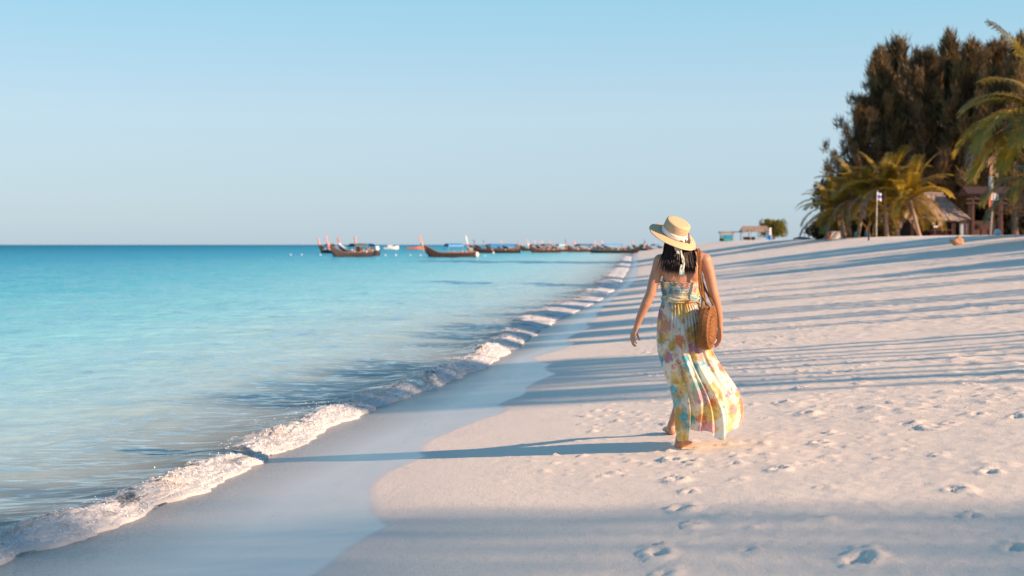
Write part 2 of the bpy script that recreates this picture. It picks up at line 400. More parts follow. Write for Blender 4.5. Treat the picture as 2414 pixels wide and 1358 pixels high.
fac_ = t.noise(t.mapping(co, (.30, .55, 1), rot=(0, 0, .15)), 1, 4, .6); b0 = t.bump(fac_, 1.0, .9); b1 = t.bump(swl, .9, 1.2, b0); b2 = t.bump(rip, .42, .14, b1); b3 = t.bump(rip2, .38, .035, b2)
flat = t.n('ShaderNodeCombineXYZ', inp={0: 0.0, 1: 0.0, 2: 1.0}).outputs[0]
nm = t.n('ShaderNodeMix', data_type='VECTOR', inp={0: .16, 4: flat, 5: b2}).outputs[1]
dif = t.n('ShaderNodeBsdfDiffuse', inp={'Color': body, 'Normal': nm}).outputs[0]
tin = t.n('ShaderNodeBsdfTransparent', inp={'Color': (.80, .93, .92, 1)}).outputs[0]
alpha = t.ramp(lg, [(.0, .12), (.10, .42), (.20, .80), (.30, 1.0)])
mx = t.n('ShaderNodeMixShader'); t.link(alpha, mx.inputs[0]); t.link(tin, mx.inputs[1]); t.link(dif, mx.inputs[2])
gl = t.n('ShaderNodeBsdfGlossy', inp={'Color': (1, 1, 1, 1), 'Roughness': .06, 'Normal': b3}).outputs[0]
fr = t.n('ShaderNodeFresnel', inp={'IOR': 1.33, 'Normal': b3}).outputs[0]
fr = t.math('MULTIPLY', fr, t.ramp(lg, [(.10, 1.0), (.30, .95), (.44, .62), (.60, .36), (.8, .22)]))
mx2 = t.n('ShaderNodeMixShader'); t.link(fr, mx2.inputs[0]); t.link(mx.outputs[0], mx2.inputs[1]); t.link(gl, mx2.inputs[2])
M['sea'] = t.done(mx2.outputs[0])
tag(link('sea', me, M['sea']), kind='structure')
del DD, YS, XW, ZW

# ------------------------------------------------------------------ foam of the breaking wave
def caps(x, y, seed=0):
    """cauliflower relief: rounded caps round jittered points"""
    xi = np.floor(x).astype(int); yi = np.floor(y).astype(int); best = np.full(np.shape(x), 9.0)
    for dx in (-1, 0, 1):
        for dy in (-1, 0, 1):
            cx_, cy_ = xi + dx, yi + dy
            jx = _LAT[(cx_ + seed) & 255, (cy_ * 7 + 3) & 255]; jy = _LAT[(cx_ * 5 + 11) & 255, (cy_ + seed * 3) & 255]; rr_ = .75 + .6 * _LAT[(cx_ + 31) & 255, (cy_ + 57 + seed) & 255]
            best = np.minimum(best, ((x - cx_ - jx) ** 2 + (y - cy_ - jy) ** 2) / rr_)
    return np.sqrt(np.clip(1 - best * 2.2, 0, 1))
yf = axis((6.2, 20, .0105, .02), (20, 60, .02, .12), (60, 215, .2, 1.5)); nq = 84
q = np.linspace(0, 1, nq); QQ, YF = np.meshgrid(q, yf)
A = breaker(YF); lob = lobes(YF)
kq = [0, .22, .42, .55, .70, .84, 1.0]
dprof = np.interp(QQ, kq, [1.05, .72, .48, .37, .24, .13, .0]); zprof = np.interp(QQ, kq, [.02, .28, .80, 1.0, .86, .48, .0])
for _ in range(3):
    dprof[:, 1:-1] = (dprof[:, :-2] + 2 * dprof[:, 1:-1] + dprof[:, 2:]) / 4; zprof[:, 1:-1] = (zprof[:, :-2] + 2 * zprof[:, 1:-1] + zprof[:, 2:]) / 4
run = (.10 * fbm(YF * 2.1 + 4, YF * 0 + 2.2, 2) + .045 * fbm(YF * 7 + 1, YF * 0 + 6.1, 2)) * sstep(.6, 1, QQ)
dF = dprof * (1 + 1.5 * sstep(20, 42, YF) * (1 - sstep(.85, 1, QQ))) + lob * (1 - .5 * QQ) - run
XF = XS(YF) - dF; gz = GZ(XF, YF)
arc = np.interp(QQ, kq, [0, .36, .68, .84, 1.04, 1.2, 1.46])
def billow(x, y, o=4):
    s = 0; a = 1; tt = 0
    for i in range(o):
        s = s + a * np.abs(vnoise(x * 2**i + 7.7 * i, y * 2**i + 3.1 * i) * 2 - 1); tt += a; a *= .55
    return s / tt
wx = YF + .06 * fbm(YF * 5, arc * 5, 2); wy_ = arc + .06 * fbm(YF * 5 + 9, arc * 5 + 3, 2)
bl = .5 - billow(wx * 3.0, wy_ * 3.0, 3); c1_ = caps(wx * 8, wy_ * 8, 3); c2_ = caps(wx * 19, wy_ * 19, 8); fine = fbm(YF * 44, arc * 44, 2)
full = sstep(.36, .58, QQ + .22 * fbm(YF * 1.1, arc * 1.6, 3)) * (1 - sstep(.93, 1.0, QQ))
c3_ = caps(wx * 36, wy_ * 36, 21)
swell = (.11 * bl + .050 * (c1_ - .5) + .036 * (c2_ - .5) + .015 * (c3_ - .5) + .012 * fine) * full * np.clip(A / .2, .45, 1.2)
phi = np.interp(QQ, [.2, .5, .75, .95], [-.5, .1, .9, 1.3])
ZF = A * zprof * .80 + .012 + swell * np.cos(phi); XF = XF + swell * np.sin(phi) * .8
film = gz + .014 - .024 * sstep(.90, 1.0, QQ) + .010 * (c2_ - .3)       # the toe dives into the sand: no gap under it
ZF = np.where(QQ > .90, np.minimum(np.maximum(ZF, film), film + .14 * (1 - sstep(.90, .995, QQ))), np.maximum(ZF, gz + .004))
cover = sstep(.36, .58, QQ + .30 * fbm(YF * .9, arc * 1.2, 3) + .22 * fbm(YF * 6, arc * 6, 3)) * (1 - .55 * sstep(.1, .5, fbm(YF * 2.2 + 30, arc * 3.5, 3)) * (QQ < .9))
strk = sstep(.12, .5, fbm(YF * 6, arc * 9, 4)) * sstep(.03, .25, QQ) * .75
cover = np.maximum(cover, strk * (vnoise(YF * .8, QQ * 0) > .4))
me = mesh_np('wave_foam', np.stack([XF, YF, ZF], -1).reshape(-1, 3), grid_faces(len(yf), nq)); shade_smooth(me)
thin = sstep(.15, .6, fbm(YF * 1.7 + 8, arc * 2.6, 3) + .30 * (QQ < .62) - .25 * (QQ > .8))
attr(me, 'cover', cover); attr(me, 'thin', thin)
t = NT('foam'); co = t.co(); cov = t.attr('cover'); thin = t.attr('thin')
n1 = t.noise(co, 38, 5, .75); n2 = t.noise(co, 170, 3, .7); vor = t.n('ShaderNodeTexVoronoi', feature='DISTANCE_TO_EDGE', inp={'Vector': co, 'Scale': 52.0}).outputs['Distance']
col = t.mix(t.math('MULTIPLY', thin, .6), (.84, .84, .84), t.mix(t.ramp(n1, [(.35, 0), (.65, 1)]), (.62, .46, .33), (.80, .72, .62)))
bmp = t.bump(t.math('ADD', n1, t.math('MULTIPLY', n2, .6)), .7, .03)
foam = t.pbr(Base_Color=col, Roughness=.55, Normal=bmp)
tl = t.n('ShaderNodeBsdfTranslucent', inp={'Color': (.75, .74, .72, 1)}).outputs[0]
fm = t.n('ShaderNodeMixShader', inp={'Fac': .25}); t.link(foam, fm.inputs[1]); t.link(tl, fm.inputs[2])
tr = t.n('ShaderNodeBsdfTransparent').outputs[0]
al = t.math('ADD', t.math('MULTIPLY', cov, 1.8), t.math('MULTIPLY', t.math('SUBTRACT', n1, .70), 1.6))
al = t.math('SUBTRACT', al, t.math('MULTIPLY', t.math('MULTIPLY', thin, t.ramp(vor, [(.03, 0), (.2, 1)])), .5), clamp=True)
mx = t.n('ShaderNodeMixShader'); t.link(al, mx.inputs[0]); t.link(tr, mx.inputs[1]); t.link(fm.outputs[0], mx.inputs[2])
M['foam'] = t.done(mx.outputs[0])
foam_o = tag(link('wave_foam', me, M['foam']), 'white and sandy foam of the small wave breaking along the shore', 'foam', kind='stuff')
# loose froth: small bubbles heaped on the foam and along its toe
mb = MB(); rr = np.random.RandomState(15); near = np.argwhere((cover > .55) & (QQ > .40) & (QQ < .985) & (YF < 26)); pick = near[rr.randint(0, len(near), 24000)]
ov = np.array([(0, 0, 1), (1, 0, 0), (0, 1, 0), (-1, 0, 0), (0, -1, 0), (0, 0, -1)], float); of = np.array([(0, 1, 2), (0, 2, 3), (0, 3, 4), (0, 4, 1), (5, 2, 1), (5, 3, 2), (5, 4, 3), (5, 1, 4)])
cc = np.stack([XF[pick[:, 0], pick[:, 1]], YF[pick[:, 0], pick[:, 1]], ZF[pick[:, 0], pick[:, 1]]], -1) + rr.randn(len(pick), 3) * .004
rad_ = (.0018 + .0048 * rr.rand(len(pick), 1, 1) ** 5) * (.5 + cc[:, 1][:, None, None] / 16)
fv = (cc[:, None, :] + ov[None] * rad_).reshape(-1, 3); ff = (of[None] + (np.arange(len(pick)) * 6)[:, None, None]).reshape(-1, 3)
fme = mesh_np('froth', fv, ff); shade_smooth(fme)
t = NT('froth'); M['froth'] = t.done(t.pbr(Base_Color=(.82, .82, .82), Roughness=.3))
tag(link('froth', fme, M['froth'], foam_o), kind='stuff')
# spray droplets thrown up along the crest
mb = MB(); rr = random.Random(5)
ico = [(0, 0, 1), (1, 0, 0), (0, 1, 0), (-1, 0, 0), (0, -1, 0), (0, 0, -1)]; icf = [(0, 1, 2), (0, 2, 3), (0, 3, 4), (0, 4, 1), (5, 2, 1), (5, 3, 2), (5, 4, 3), (5, 1, 4)]
for _ in range(1100):
    y = 7 + 18 * rr.random() ** 1.5; a = float(breaker(y)); d = .15 + float(lobes(y)) + .55 * rr.random(); r = .002 + .006 * rr.random() ** 3
    if a < .10 and rr.random() < .7: continue
    c = Vector((float(XS(y)) - d, y, a * .85 * (1 - abs(d - .36 - float(lobes(y))) * .9) + .015 + .06 * rr.random() ** 3)); b = len(mb.v)
    mb.v += [tuple(c + Vector(p) * r) for p in ico]; mb.f += [tuple(b + i for i in f) for f in icf]
M['drop'] = NT('spray'); M['drop'] = M['drop'].done(M['drop'].pbr(Base_Color=(.85, .88, .9), Roughness=.2))
tag(mb.build('spray', M['drop']), 'fine droplets thrown up along the crest of the wave', 'spray', kind='stuff')

# ------------------------------------------------------------------ the walking person
WG = ground_at(1605, 1058); WY = WG.y
def W(px, py, dy=0.0): return P(px, py, WY + dy)
KP = WY / F                                             # metres per photo pixel at her distance
t = NT('skin'); co = t.co(); f = t.noise(co, 14, 4, .6)
col = t.mix(f, (.43, .205, .12), (.50, .255, .155))
M['skin'] = t.done(t.pbr(Base_Color=col, Roughness=.42, Subsurface_Weight=.12, Subsurface_Radius=(.02, .008, .004), Subsurface_Scale=.4, Specular_IOR_Level=.45, Normal=t.bump(t.noise(co, 160, 3, .6), .08, .003)))
person = empty('person', WG)
def child_world(name, me, mats, parent):
    """mesh given in world coordinates, hung under a parent that is only translated"""
    off = parent.matrix_world.translation if False else PW[parent.name]
    n = len(me.vertices); c = np.empty(n * 3, np.float32); me.vertices.foreach_get('co', c)
    c = c.reshape(-1, 3) - np.array(off, np.float32); me.vertices.foreach_set('co', c.ravel()); me.update()
    o = link(name, me, mats, parent); PW[o.name] = off
    return o
PW = {person.name: WG.copy()}
def mbw(mb, name, mats, parent, smooth=True):
    me = bpy.data.meshes.new(name); me.from_pydata(mb.v, [], mb.f); me.update()
    if smooth: shade_smooth(me)
    return child_world(name, me, mats, parent)

body = MB()
def cone(a, b, ra, rb, n=14, flat=1.0):
    """round cone: tapered limb with rounded ends"""
    a = Vector(a); b = Vector(b); d = (b - a); L = d.length; d.normalize()
    pts, rad = [], []
    for k in range(5): th = math.pi / 2 * k / 5 + .02; pts.append(a - d * ra * math.cos(th)); rad.append(max(ra * math.sin(th), .0015))
    for k in range(4): pts.append(a + (b - a) * (k / 3)); rad.append(ra + (rb - ra) * k / 3)
    for k in range(5): th = math.pi / 2 * (1 - (k + 1) / 5) + .02; pts.append(b + d * rb * math.cos(th)); rad.append(max(rb * math.sin(th), .0015))
    body.tube(pts, rad, n, True, flat)
def limb(pts, n=14):
    for (a, ra), (b, rb) in zip(pts[:-1], pts[1:]): cone(a, b, ra, rb, n)
def ell(c, sx, sy, sz, rot=None):
    body.sphere(c, 1.0, 22, 14, (sx, sy, sz), rot.to_4x4() if rot is not None else None)
# torso
ell(W(1606, 668, .02), .143, .098, .205)
ell(W(1606, 705, .02), .122, .092, .14)
ell(W(1606, 770, .02), .165, .115, .13)
ell(W(1580, 640, -.035), .062, .045, .085); ell(W(1633, 640, -.035), .062, .045, .085)     # shoulder blades
limb([(W(1563, 614, .01), .052), (W(1606, 612, .0), .066), (W(1655, 611, .01), .052)])
limb([(W(1572, 608, .02), .038), (W(1600, 592, .015), .048)]); limb([(W(1644, 606, .02), .038), (W(1612, 591, .015), .048)])
limb([(W(1606, 612, .02), .058), (W(1602, 580, .025), .046), (W(1598, 556, .03), .048)])
# head with a face turned away from the camera
HC = W(1596, 553, .045)
ell(HC, .074, .092, .105); ell(HC + Vector((-.003, .035, -.045)), .058, .062, .07)
cone(HC + Vector((-.006, .088, .0)), HC + Vector((-.008, .108, -.03)), .009, .013)
ell(HC + Vector((-.006, .092, -.06)), .022, .012, .007); ell(HC + Vector((-.006, .078, -.092)), .022, .022, .018)
for s_ in (-1, 1):
    ell(HC + Vector((s_ * .074, .0, -.015)), .010, .022, .032)
    ell(HC + Vector((-.004 + s_ * .03, .082, .0)), .014, .008, .008)
# arms
limb([(W(1557, 616, .0), .054), (W(1549, 640, -.01), .0445), (W(1540, 668, -.015), .041), (W(1534, 692, -.02), .0365), (W(1523, 716, -.01), .0365), (W(1510, 745, .015), .029), (W(1501, 768, .035), .0225)])
limb([(W(1662, 614, .0), .052), (W(1671, 640, -.0), .0435), (W(1677, 668, .0), .040), (W(1682, 692, .0), .036), (W(1689, 716, .02), .035), (W(1695, 745, .05), .028), (W(1697, 770, .075), .022)])
def hand(wr, kn, tips, thumb, side):
    """wr wrist, kn centre of the knuckles, tips: list of 4 polylines offsets, thumb polyline"""
    wr = Vector(wr); kn = Vector(kn); ax = (kn - wr).normalized()
    for i in range(4):
        a = (i - 1.5)
        k = kn + side * a * .0185 - ax * abs(a) * .006
        cone(wr + side * a * .010, k, .0135, .0105, 10)
        L = (.040, .046, .043, .034)[i]; p = k
        r = .0088
        for j, d in enumerate(tips):
            q_ = p + d.normalized() * L * (1, .68, .5)[j]; cone(p, q_, r, r - .0009, 10); p = q_; r -= .0009
    p = wr + side * -.018 + ax * .02
    for j, d in enumerate(thumb): q_ = p + d.normalized() * (.036, .03, .024)[j]; cone(p, q_, .0115 - .0014 * j, .0102 - .0014 * j, 10); p = q_
hand(W(1500, 771, .04), W(1491, 791, .07), [Vector((-.05, .25, -1)), Vector((.30, .30, -.9)), Vector((.75, .25, -.6))],
     [Vector((.45, -.15, -.85)), Vector((.42, -.05, -.9)), Vector((.3, .1, -.95))], Vector((.35, -.93, -.05)).normalized())
hand(W(1697, 773, .08), W(1697, 793, .10), [Vector((-.05, .1, -1)), Vector((-.40, .15, -.9)), Vector((-.8, .1, -.5))],
     [Vector((-.35, .5, -.8)), Vector((-.3, .35, -.9)), Vector((-.25, .15, -.95))], Vector((.25, -.95, .0)).normalized())
# legs and feet (under the dress down to the ankles)
GR = lambda x, y: float(GZ(x, y))
fr_ = Vector((1.245, WY + .02, 0)); fr_.z = GR(fr_.x, fr_.y)
lf = ground_at(1583, 1024); lf.z += .0
limb([(W(1625, 775, .03), .085), (W(1614, 900, .10), .056), (W(1608, 960, .02), .050), (Vector((fr_.x + .006, fr_.y + .01, fr_.z + .085)), .032)])
limb([(W(1588, 775, .05), .085), (W(1600, 895, .36), .056), (Vector((lf.x + .055, lf.y - .10, lf.z + .26)), .044), (Vector((lf.x + .004, lf.y - .01, lf.z + .085)), .031)])
def foot(base, yaw, lift=0):
    R = Matrix.Rotation(-yaw, 3, 'Z')
    def p(x, y, z): return base + R @ Vector((x, y, z + lift))
    cone(p(0, 0, .085), p(0, -.018, .035), .031, .032); cone(p(0, -.022, .030), p(0, .07, .034), .033, .034); cone(p(0, .0, .075), p(0, .10, .035), .030, .024)
    cone(p(-.012, .06, .028), p(-.016, .15, .022), .026, .022); cone(p(.014, .06, .028), p(.026, .135, .020), .026, .020)
    for i, (x, l) in enumerate(((-.026, .045), (-.008, .043), (.008, .038), (.022, .032), (.035, .025))): cone(p(x, .145 - .01 * i, .018), p(x, .145 - .01 * i + l, .014), .011 if i else .013, .008 if i else .011, 10)
foot(fr_, .55); foot(lf, -.1)
me = bpy.data.meshes.new('body'); me.from_pydata(body.v, [], body.f); me.update()
tmp = bpy.data.objects.new('tmp', me); COL.objects.link(tmp)
md = tmp.modifiers.new('r', 'REMESH'); md.mode = 'VOXEL'; md.voxel_size = .0048; md.use_smooth_shade = True
ms = tmp.modifiers.new('s', 'SMOOTH'); ms.iterations = 5; ms.factor = .5
dg = bpy.context.evaluated_depsgraph_get(); ev = tmp.evaluated_get(dg)
bme = bpy.data.meshes.new_from_object(ev); bme.name = 'body'; bpy.data.objects.remove(tmp)
shade_smooth(bme); bme.materials.clear()
child_world('body', bme, M['skin'], person)

# dress ------------------------------------------------------------
YEL, OCH, PNK, MAU, BLU, TEA, ORA, WHT = (.84, .64, .20), (.62, .43, .08), (.80, .44, .47), (.50, .27, .42), (.10, .55, .70), (.34, .60, .55), (.80, .28, .12), (.85, .85, .80)
def floral(name, sc):
    global t
    t = NT(name); co = t.mapping(t.co(), (sc, sc, sc))
    wob = t.n('ShaderNodeTexNoise', inp={'Vector': co, 'Scale': 9.0, 'Detail': 4.0}).outputs['Color']
    warp = t.n('ShaderNodeVectorMath', operation='MULTIPLY_ADD', inp={0: wob, 1: (.11, .11, .11)}).outputs[0]
    vm = t.n('ShaderNodeVectorMath', operation='ADD'); t.link(co, vm.inputs[0]); t.link(warp, vm.inputs[1]); wco = vm.outputs[0]
    def blots(scale, seed, lo, hi, pal):
        v = t.n('ShaderNodeTexVoronoi', inp={'Vector': t.mapping(wco, (1, .6, .8), loc=(seed, seed * 1.7, seed * .6)), 'Scale': scale})
        sepc = t.n('ShaderNodeSeparateColor', inp={'Color': v.outputs['Color']})
        c = t.ramp(sepc.outputs[0], pal, 'CONSTANT')
        petals = t.noise(wco, scale * 3.2, 4, .65)
        d = t.math('ADD', v.outputs['Distance'], t.math('MULTIPLY', t.math('SUBTRACT', petals, .5), .7))
        m = t.ramp(d, [(lo, 1), (hi, 0)])
        on = t.math('GREATER_THAN', sepc.outputs[1], .16)
        c = t.mix(1.0, c, t.ramp(petals, [(.3, .62), (.6, 1.0)]), 'MULTIPLY')
        return c, t.math('MULTIPLY', m, on)
    base = t.mix(t.ramp(t.noise(co, 5, 3, .6), [(.35, 0), (.65, 1)]), (.84, .80, .66), (.74, .83, .80))
    c1, m1 = blots(7.5, 3.1, .40, .68, [(0, YEL), (.26, OCH), (.38, TEA), (.52, YEL), (.70, BLU), (.84, PNK)])
    c2, m2 = blots(12.0, 8.4, .33, .53, [(0, ORA), (.14, YEL), (.40, MAU), (.5, BLU), (.64, OCH), (.84, PNK)])
    c3, m3 = blots(24.0, 1.9, .20, .40, [(0, OCH), (.28, TEA), (.42, YEL), (.62, MAU), (.74, ORA), (.88, BLU)])
    col = t.mix(t.math('MULTIPLY', m1, .95), base, c1); col = t.mix(t.math('MULTIPLY', m2, .95), col, c2); col = t.mix(t.math('MULTIPLY', m3, .8), col, c3)
    p = t.pbr(Base_Color=col, Roughness=.75, Sheen_Weight=.15, Normal=t.bump(t.noise(co, 55, 4, .6), .14, .006))
    tl = t.n('ShaderNodeBsdfTranslucent', inp={'Color': col}).outputs[0]
    mx = t.n('ShaderNodeMixShader', inp={'Fac': .36}); t.link(p, mx.inputs[1]); t.link(tl, mx.inputs[2])
    return t.done(mx.outputs[0])
M['floral'] = floral('floral_cloth', 1.0); M['floral_small'] = floral('shirred_floral_cloth', 2.1)
# skirt: back half t 0..1 from the left edge to the right edge as seen from behind, front half returns
nv, nt = 150, 300
hem = np.array([(0, 1591, 1012), (.05, 1594, 1034), (.10, 1598, 1038), (.17, 1609, 1037), (.215, 1617, 1034), (.245, 1619, 1012), (.30, 1626, 1011), (.42, 1652, 1010), (.50, 1670, 1011), (.56, 1679, 1024), (.61, 1689, 1029), (.66, 1698, 1027), (.70, 1704, 1013), (.78, 1716, 1011), (.86, 1732, 1007), (.94, 1748, 998), (1.0, 1757, 990)])
rows_v = np.array([0, .05, .14, .30, .50, .66, .82, 1.0])
xl_ = np.array([1561, 1556, 1551, 1549, 1555, 1566, 1580, 1591]); xr_ = np.array([1647, 1656, 1666, 1674, 1686, 1700, 1727, 1757])
dep = np.array([.095, .115, .13, .15, .19, .23, .26, .26])
V, T = np.meshgrid(np.linspace(0, 1, nv), np.linspace(0, 2, nt, endpoint=False), indexing='ij')
back = T <= 1; tb = np.where(back, T, 2 - T)
hx = np.interp(tb, hem[:, 0], hem[:, 1]); hy = np.interp(tb, hem[:, 0], hem[:, 2])
hy = np.where(back, hy, np.minimum(hy, 1012) - 4 * np.sin(np.pi * tb) + 6 * np.exp(-(tb / .2) ** 2))
py_ = 711 + (hy - 711) * V
xl = smooth_interp(V, rows_v, xl_); xr = smooth_interp(V, rows_v, xr_)
xlin = xl + (xr - xl) * tb
wgt = sstep(.35, 1.0, V); pxs = xlin * (1 - wgt) + hx * wgt
# pleats: gathers near the waist that merge into fewer deep folds lower down
ph = tb * 1.0 + np.where(back, 0, 3.3)
gath = np.sin(2 * np.pi * (ph * 13 + .9 * fbm(ph * 4, V * 1.2, 2)))
fold = np.sin(2 * np.pi * (ph * 4.6 + .55 * fbm(ph * 2.2 + 5, V * .9, 2) + .12 * V)) + .55 * np.sin(2 * np.pi * (ph * 8.3 + .7 * fbm(ph * 3, V * .8 + 3, 2)))
wr = fbm(ph * 14 + 2, V * 9, 3)
amp_g = .007 * np.exp(-(V / .30)) * sstep(0, .02, V); amp_f = .034 * sstep(.03, .75, V)
ring = np.sin(np.pi * tb)
dpt = smooth_interp(V, rows_v, dep)
off = dpt * ring ** .75 + (amp_g * gath + amp_f * fold * (.35 + .65 * ring) * (.25 + 1.25 * vnoise(ph * 6 + 3, V * 1.6 + ph))) + .006 * wr * sstep(.05, .3, V)
# the cloth dips in behind the near leg and is blown out to the right
dip = .10 * np.exp(-((tb - .36) / .12) ** 2) * sstep(.45, .95, V); off = off - np.where(back, dip, 0)
dyy = np.where(back, -off, off) + .03 + .12 * sstep(.3, 1, V) * (tb - .35) * 0.6
cuff = np.exp(-((tb - .12) / .12) ** 2) * sstep(.75, 1, V); dyy = np.where(back, dyy * (1 - cuff) + (-.055) * cuff, dyy)
pxs = pxs + np.where(back, 1, 1) * (2.2 * np.cos(2 * np.pi * ph * 4.6) * sstep(.2, .9, V)) * ring
# pixel sketch -> metres at her own distance, then real depth is added (orthographic about her, no camera dependence)
sk_x = (pxs - CX) * KP; sk_z = H - (py_ - HY) * KP
skirt = np.stack([sk_x, WY + dyy, sk_z], -1)
fc = []
idx = np.arange(nv * nt).reshape(nv, nt)
f4 = np.stack([idx[:-1, :], np.roll(idx, -1, 1)[:-1, :], np.roll(idx, -1, 1)[1:, :], idx[1:, :]], -1).reshape(-1, 4)
me = mesh_np('skirt', skirt.reshape(-1, 3), f4); shade_smooth(me)
dress = empty('dress', (0, 0, 0)); dress.parent = person; PW[dress.name] = WG.copy()
child_world('skirt', me, M['floral'], dress)
# shirred bodice
nz, na = 60, 220
Vb, Tb = np.meshgrid(np.linspace(0, 1, nz), np.linspace(0, 2 * np.pi, na, endpoint=False), indexing='ij')
topy = 663 + 3 * np.cos(Tb + 1.57) ** 2 + 2.2 * np.sin(Tb * 24) * .5
pyb = topy + (700 - topy) * Vb
hw = np.interp(Vb, [0, .5, 1], [47.5, 46.0, 42.5]) * KP; hd = np.interp(Vb, [0, 1], [.118, .104])
ruff = .0042 * np.sin(Vb * 2 * np.pi * 9) + .0035 * np.sin(Tb * 46 + 3 * np.sin(Vb * 28) + 2 * fbm(Tb * 5, Vb * 6, 2)) * (.6 + .4 * np.cos(Vb * 2 * np.pi * 9))
ruff += .004 * (Vb < .04)
cxb = 1606 * np.ones_like(Vb)
bod = np.stack([(cxb - CX) * KP + (hw + ruff) * np.cos(Tb), WY + .02 + (hd + ruff) * np.sin(Tb), H - (pyb - HY) * KP], -1)
ib = np.arange(nz * na).reshape(nz, na)
f4 = np.stack([ib[:-1, :], ib[1:, :], np.roll(ib, -1, 1)[1:, :], np.roll(ib, -1, 1)[:-1, :]], -1).reshape(-1, 4)
me = mesh_np('bodice', bod.reshape(-1, 3), f4); shade_smooth(me); child_world('bodice', me, M['floral_small'], dress)
# sash with soft folds
nz = 16; Vb, Tb = np.meshgrid(np.linspace(0, 1, nz), np.linspace(0, 2 * np.pi, na, endpoint=False), indexing='ij')
bul = .010 * np.sin(np.pi * Vb) + .004 * np.sin(Vb * 14 + 2 * fbm(Tb * 2, Vb * 2, 2) * 2) + .006 * np.exp(-((Tb - 5.0) / .12) ** 2)
hw = np.interp(Vb, [0, 1], [43.0, 42.0]) * KP; hd = .102
tw = 2.0 * np.sin(Tb * 3 + 1) 
sas = np.stack([(1605 - CX) * KP + (hw + bul) * np.cos(Tb), WY + .02 + (hd + bul) * np.sin(Tb), H - (696 + 17 * Vb + tw * (Vb - .5) * .8 - HY) * KP], -1)
ib = np.arange(nz * na).reshape(nz, na); f4 = np.stack([ib[:-1, :], ib[1:, :], np.roll(ib, -1, 1)[1:, :], np.roll(ib, -1, 1)[:-1, :]], -1).reshape(-1, 4)
me = mesh_np('sash', sas.reshape(-1, 3), f4); shade_smooth(me); child_world('sash', me, M['floral'], dress)
# halter ties knotted at the nape, tails hanging over the hair
def ribbon(mb, pts, w, side, th=.0016):
    pts = [Vector(p) for p in pts]; n = len(pts); b = len(mb.v)
    for i, p in enumerate(pts):
        d = (pts[min(i + 1, n - 1)] - pts[max(i - 1, 0)]).normalized(); s_ = side[i] if isinstance(side, list) else side
        s_ = (s_ - d * s_.dot(d)).normalized(); nn = d.cross(s_); ww = w[i] if isinstance(w, list) else w
        mb.v += [tuple(p + s_ * ww + nn * th), tuple(p - s_ * ww + nn * th), tuple(p - s_ * ww - nn * th), tuple(p + s_ * ww - nn * th)]
    for i in range(n - 1):
        for k in range(4): k2 = (k + 1) % 4; mb.f.append((b + i * 4 + k, b + i * 4 + k2, b + (i + 1) * 4 + k2, b + (i + 1) * 4 + k))
    mb.f.append((b + 3, b + 2, b + 1, b)); e = b + (n - 1) * 4; mb.f.append((e, e + 1, e + 2, e + 3))
mb = MB()
sx = Vector((1, 0, 0)); s2 = Vector((.8, -.6, 0)); s3 = Vector((.7, .7, 0))
ribbon(mb, [W(1597, 577, -0.103), W(1594, 583, -0.128), W(1596, 589, -0.133), W(1599, 594, -0.136), W(1598, 599, -0.136)], [.012, .016, .015, .018, .016], [sx, s2, sx, s3, s2])
ribbon(mb, [W(1600, 577, -0.108), W(1604, 585, -0.133), W(1606, 598, -0.136), W(1610, 610, -0.133), W(1612, 622, -0.128), W(1609, 634, -0.131), W(1607, 650, -0.128)], [.008, .010, .008, .012, .010, .012, .022], [sx, s2, s3, sx, s2, sx, s2])
ribbon(mb, [W(1607, 624, -0.123), W(1605, 634, -0.128), W(1604, 645, -0.126)], [.006, .012, .014], [sx, s3, s3])
mb.sphere(W(1598, 576, -.08), .014, 10, 7, (1.2, .8, .8))
mbw(mb, 'halter_tie', M['floral'], dress)

# hair: many fine locks --------------------------------------------
t = NT('hair'); co = t.co(); n1 = t.noise(t.mapping(co, (1, 1, .12)), 160, 3, .6)
col = t.mix(n1, (.010, .006, .006), (.035, .020, .017))
M['hair'] = t.done(t.pbr(Base_Color=col, Roughness=.48, Anisotropic=.5, Specular_IOR_Level=.35))
mb = MB(); rh = random.Random(4)
mb.sphere(HC + Vector((0, -.012, .012)), 1, 26, 16, (.086, .094, .108))
for k in range(1300):
    side_ = rh.random(); a = math.radians(-25 + 230 * rh.random())          # 0 = right, 90 = back (towards the camera)
    ca, sa = math.cos(a), math.sin(a)
    rt = .90 + .16 * rh.random()
    p0 = HC + Vector((ca * .078 * rt, -sa * .088 * rt - .008, .035 - .05 * rh.random()))
    end_px = 1604 + ca * 33 + rh.gauss(0, 4.0)
    if abs(end_px - 1603) < 5: end_px += 7 * (1 if rh.random() < .5 else -1)
    ey = 634 + rh.gauss(2, 5.5) - (14 * rh.random() if sa < .3 else 0)
    if ca < -.6: end_px = 1578 + rh.gauss(0, 9); 
    e = W(end_px, ey, -.075 - .045 * max(sa, 0) * rh.random() - .02 * rh.random())
    if sa < .15: e = W(1604 + ca * 36 + rh.gauss(0, 2), 612 + rh.gauss(0, 6), -.055)
    m1_ = HC + Vector((ca * .088 * rt, -sa * .092 * rt - .012, -.06)); m2_ = m1_.lerp(e, .5) + Vector((ca * .006, -.012, 0))
    pts = []
    for i in range(9):
        u_ = i / 8; q0 = p0.lerp(m1_, u_); q1 = m1_.lerp(m2_, u_); q2 = m2_.lerp(e, u_); pts.append((q0.lerp(q1, u_)).lerp(q1.lerp(q2, u_), u_))
    r0 = .0034 + .0022 * rh.random()
    mb.tube(pts, [r0 * (.9 if i < 6 else (.9, .7, .45, .12)[min(i - 5, 3)]) for i in range(9)], 4)
mbw(mb, 'hair', M['hair'], person)
tag(person, 'barefoot woman in floral maxi dress walking away along the sand', 'person')

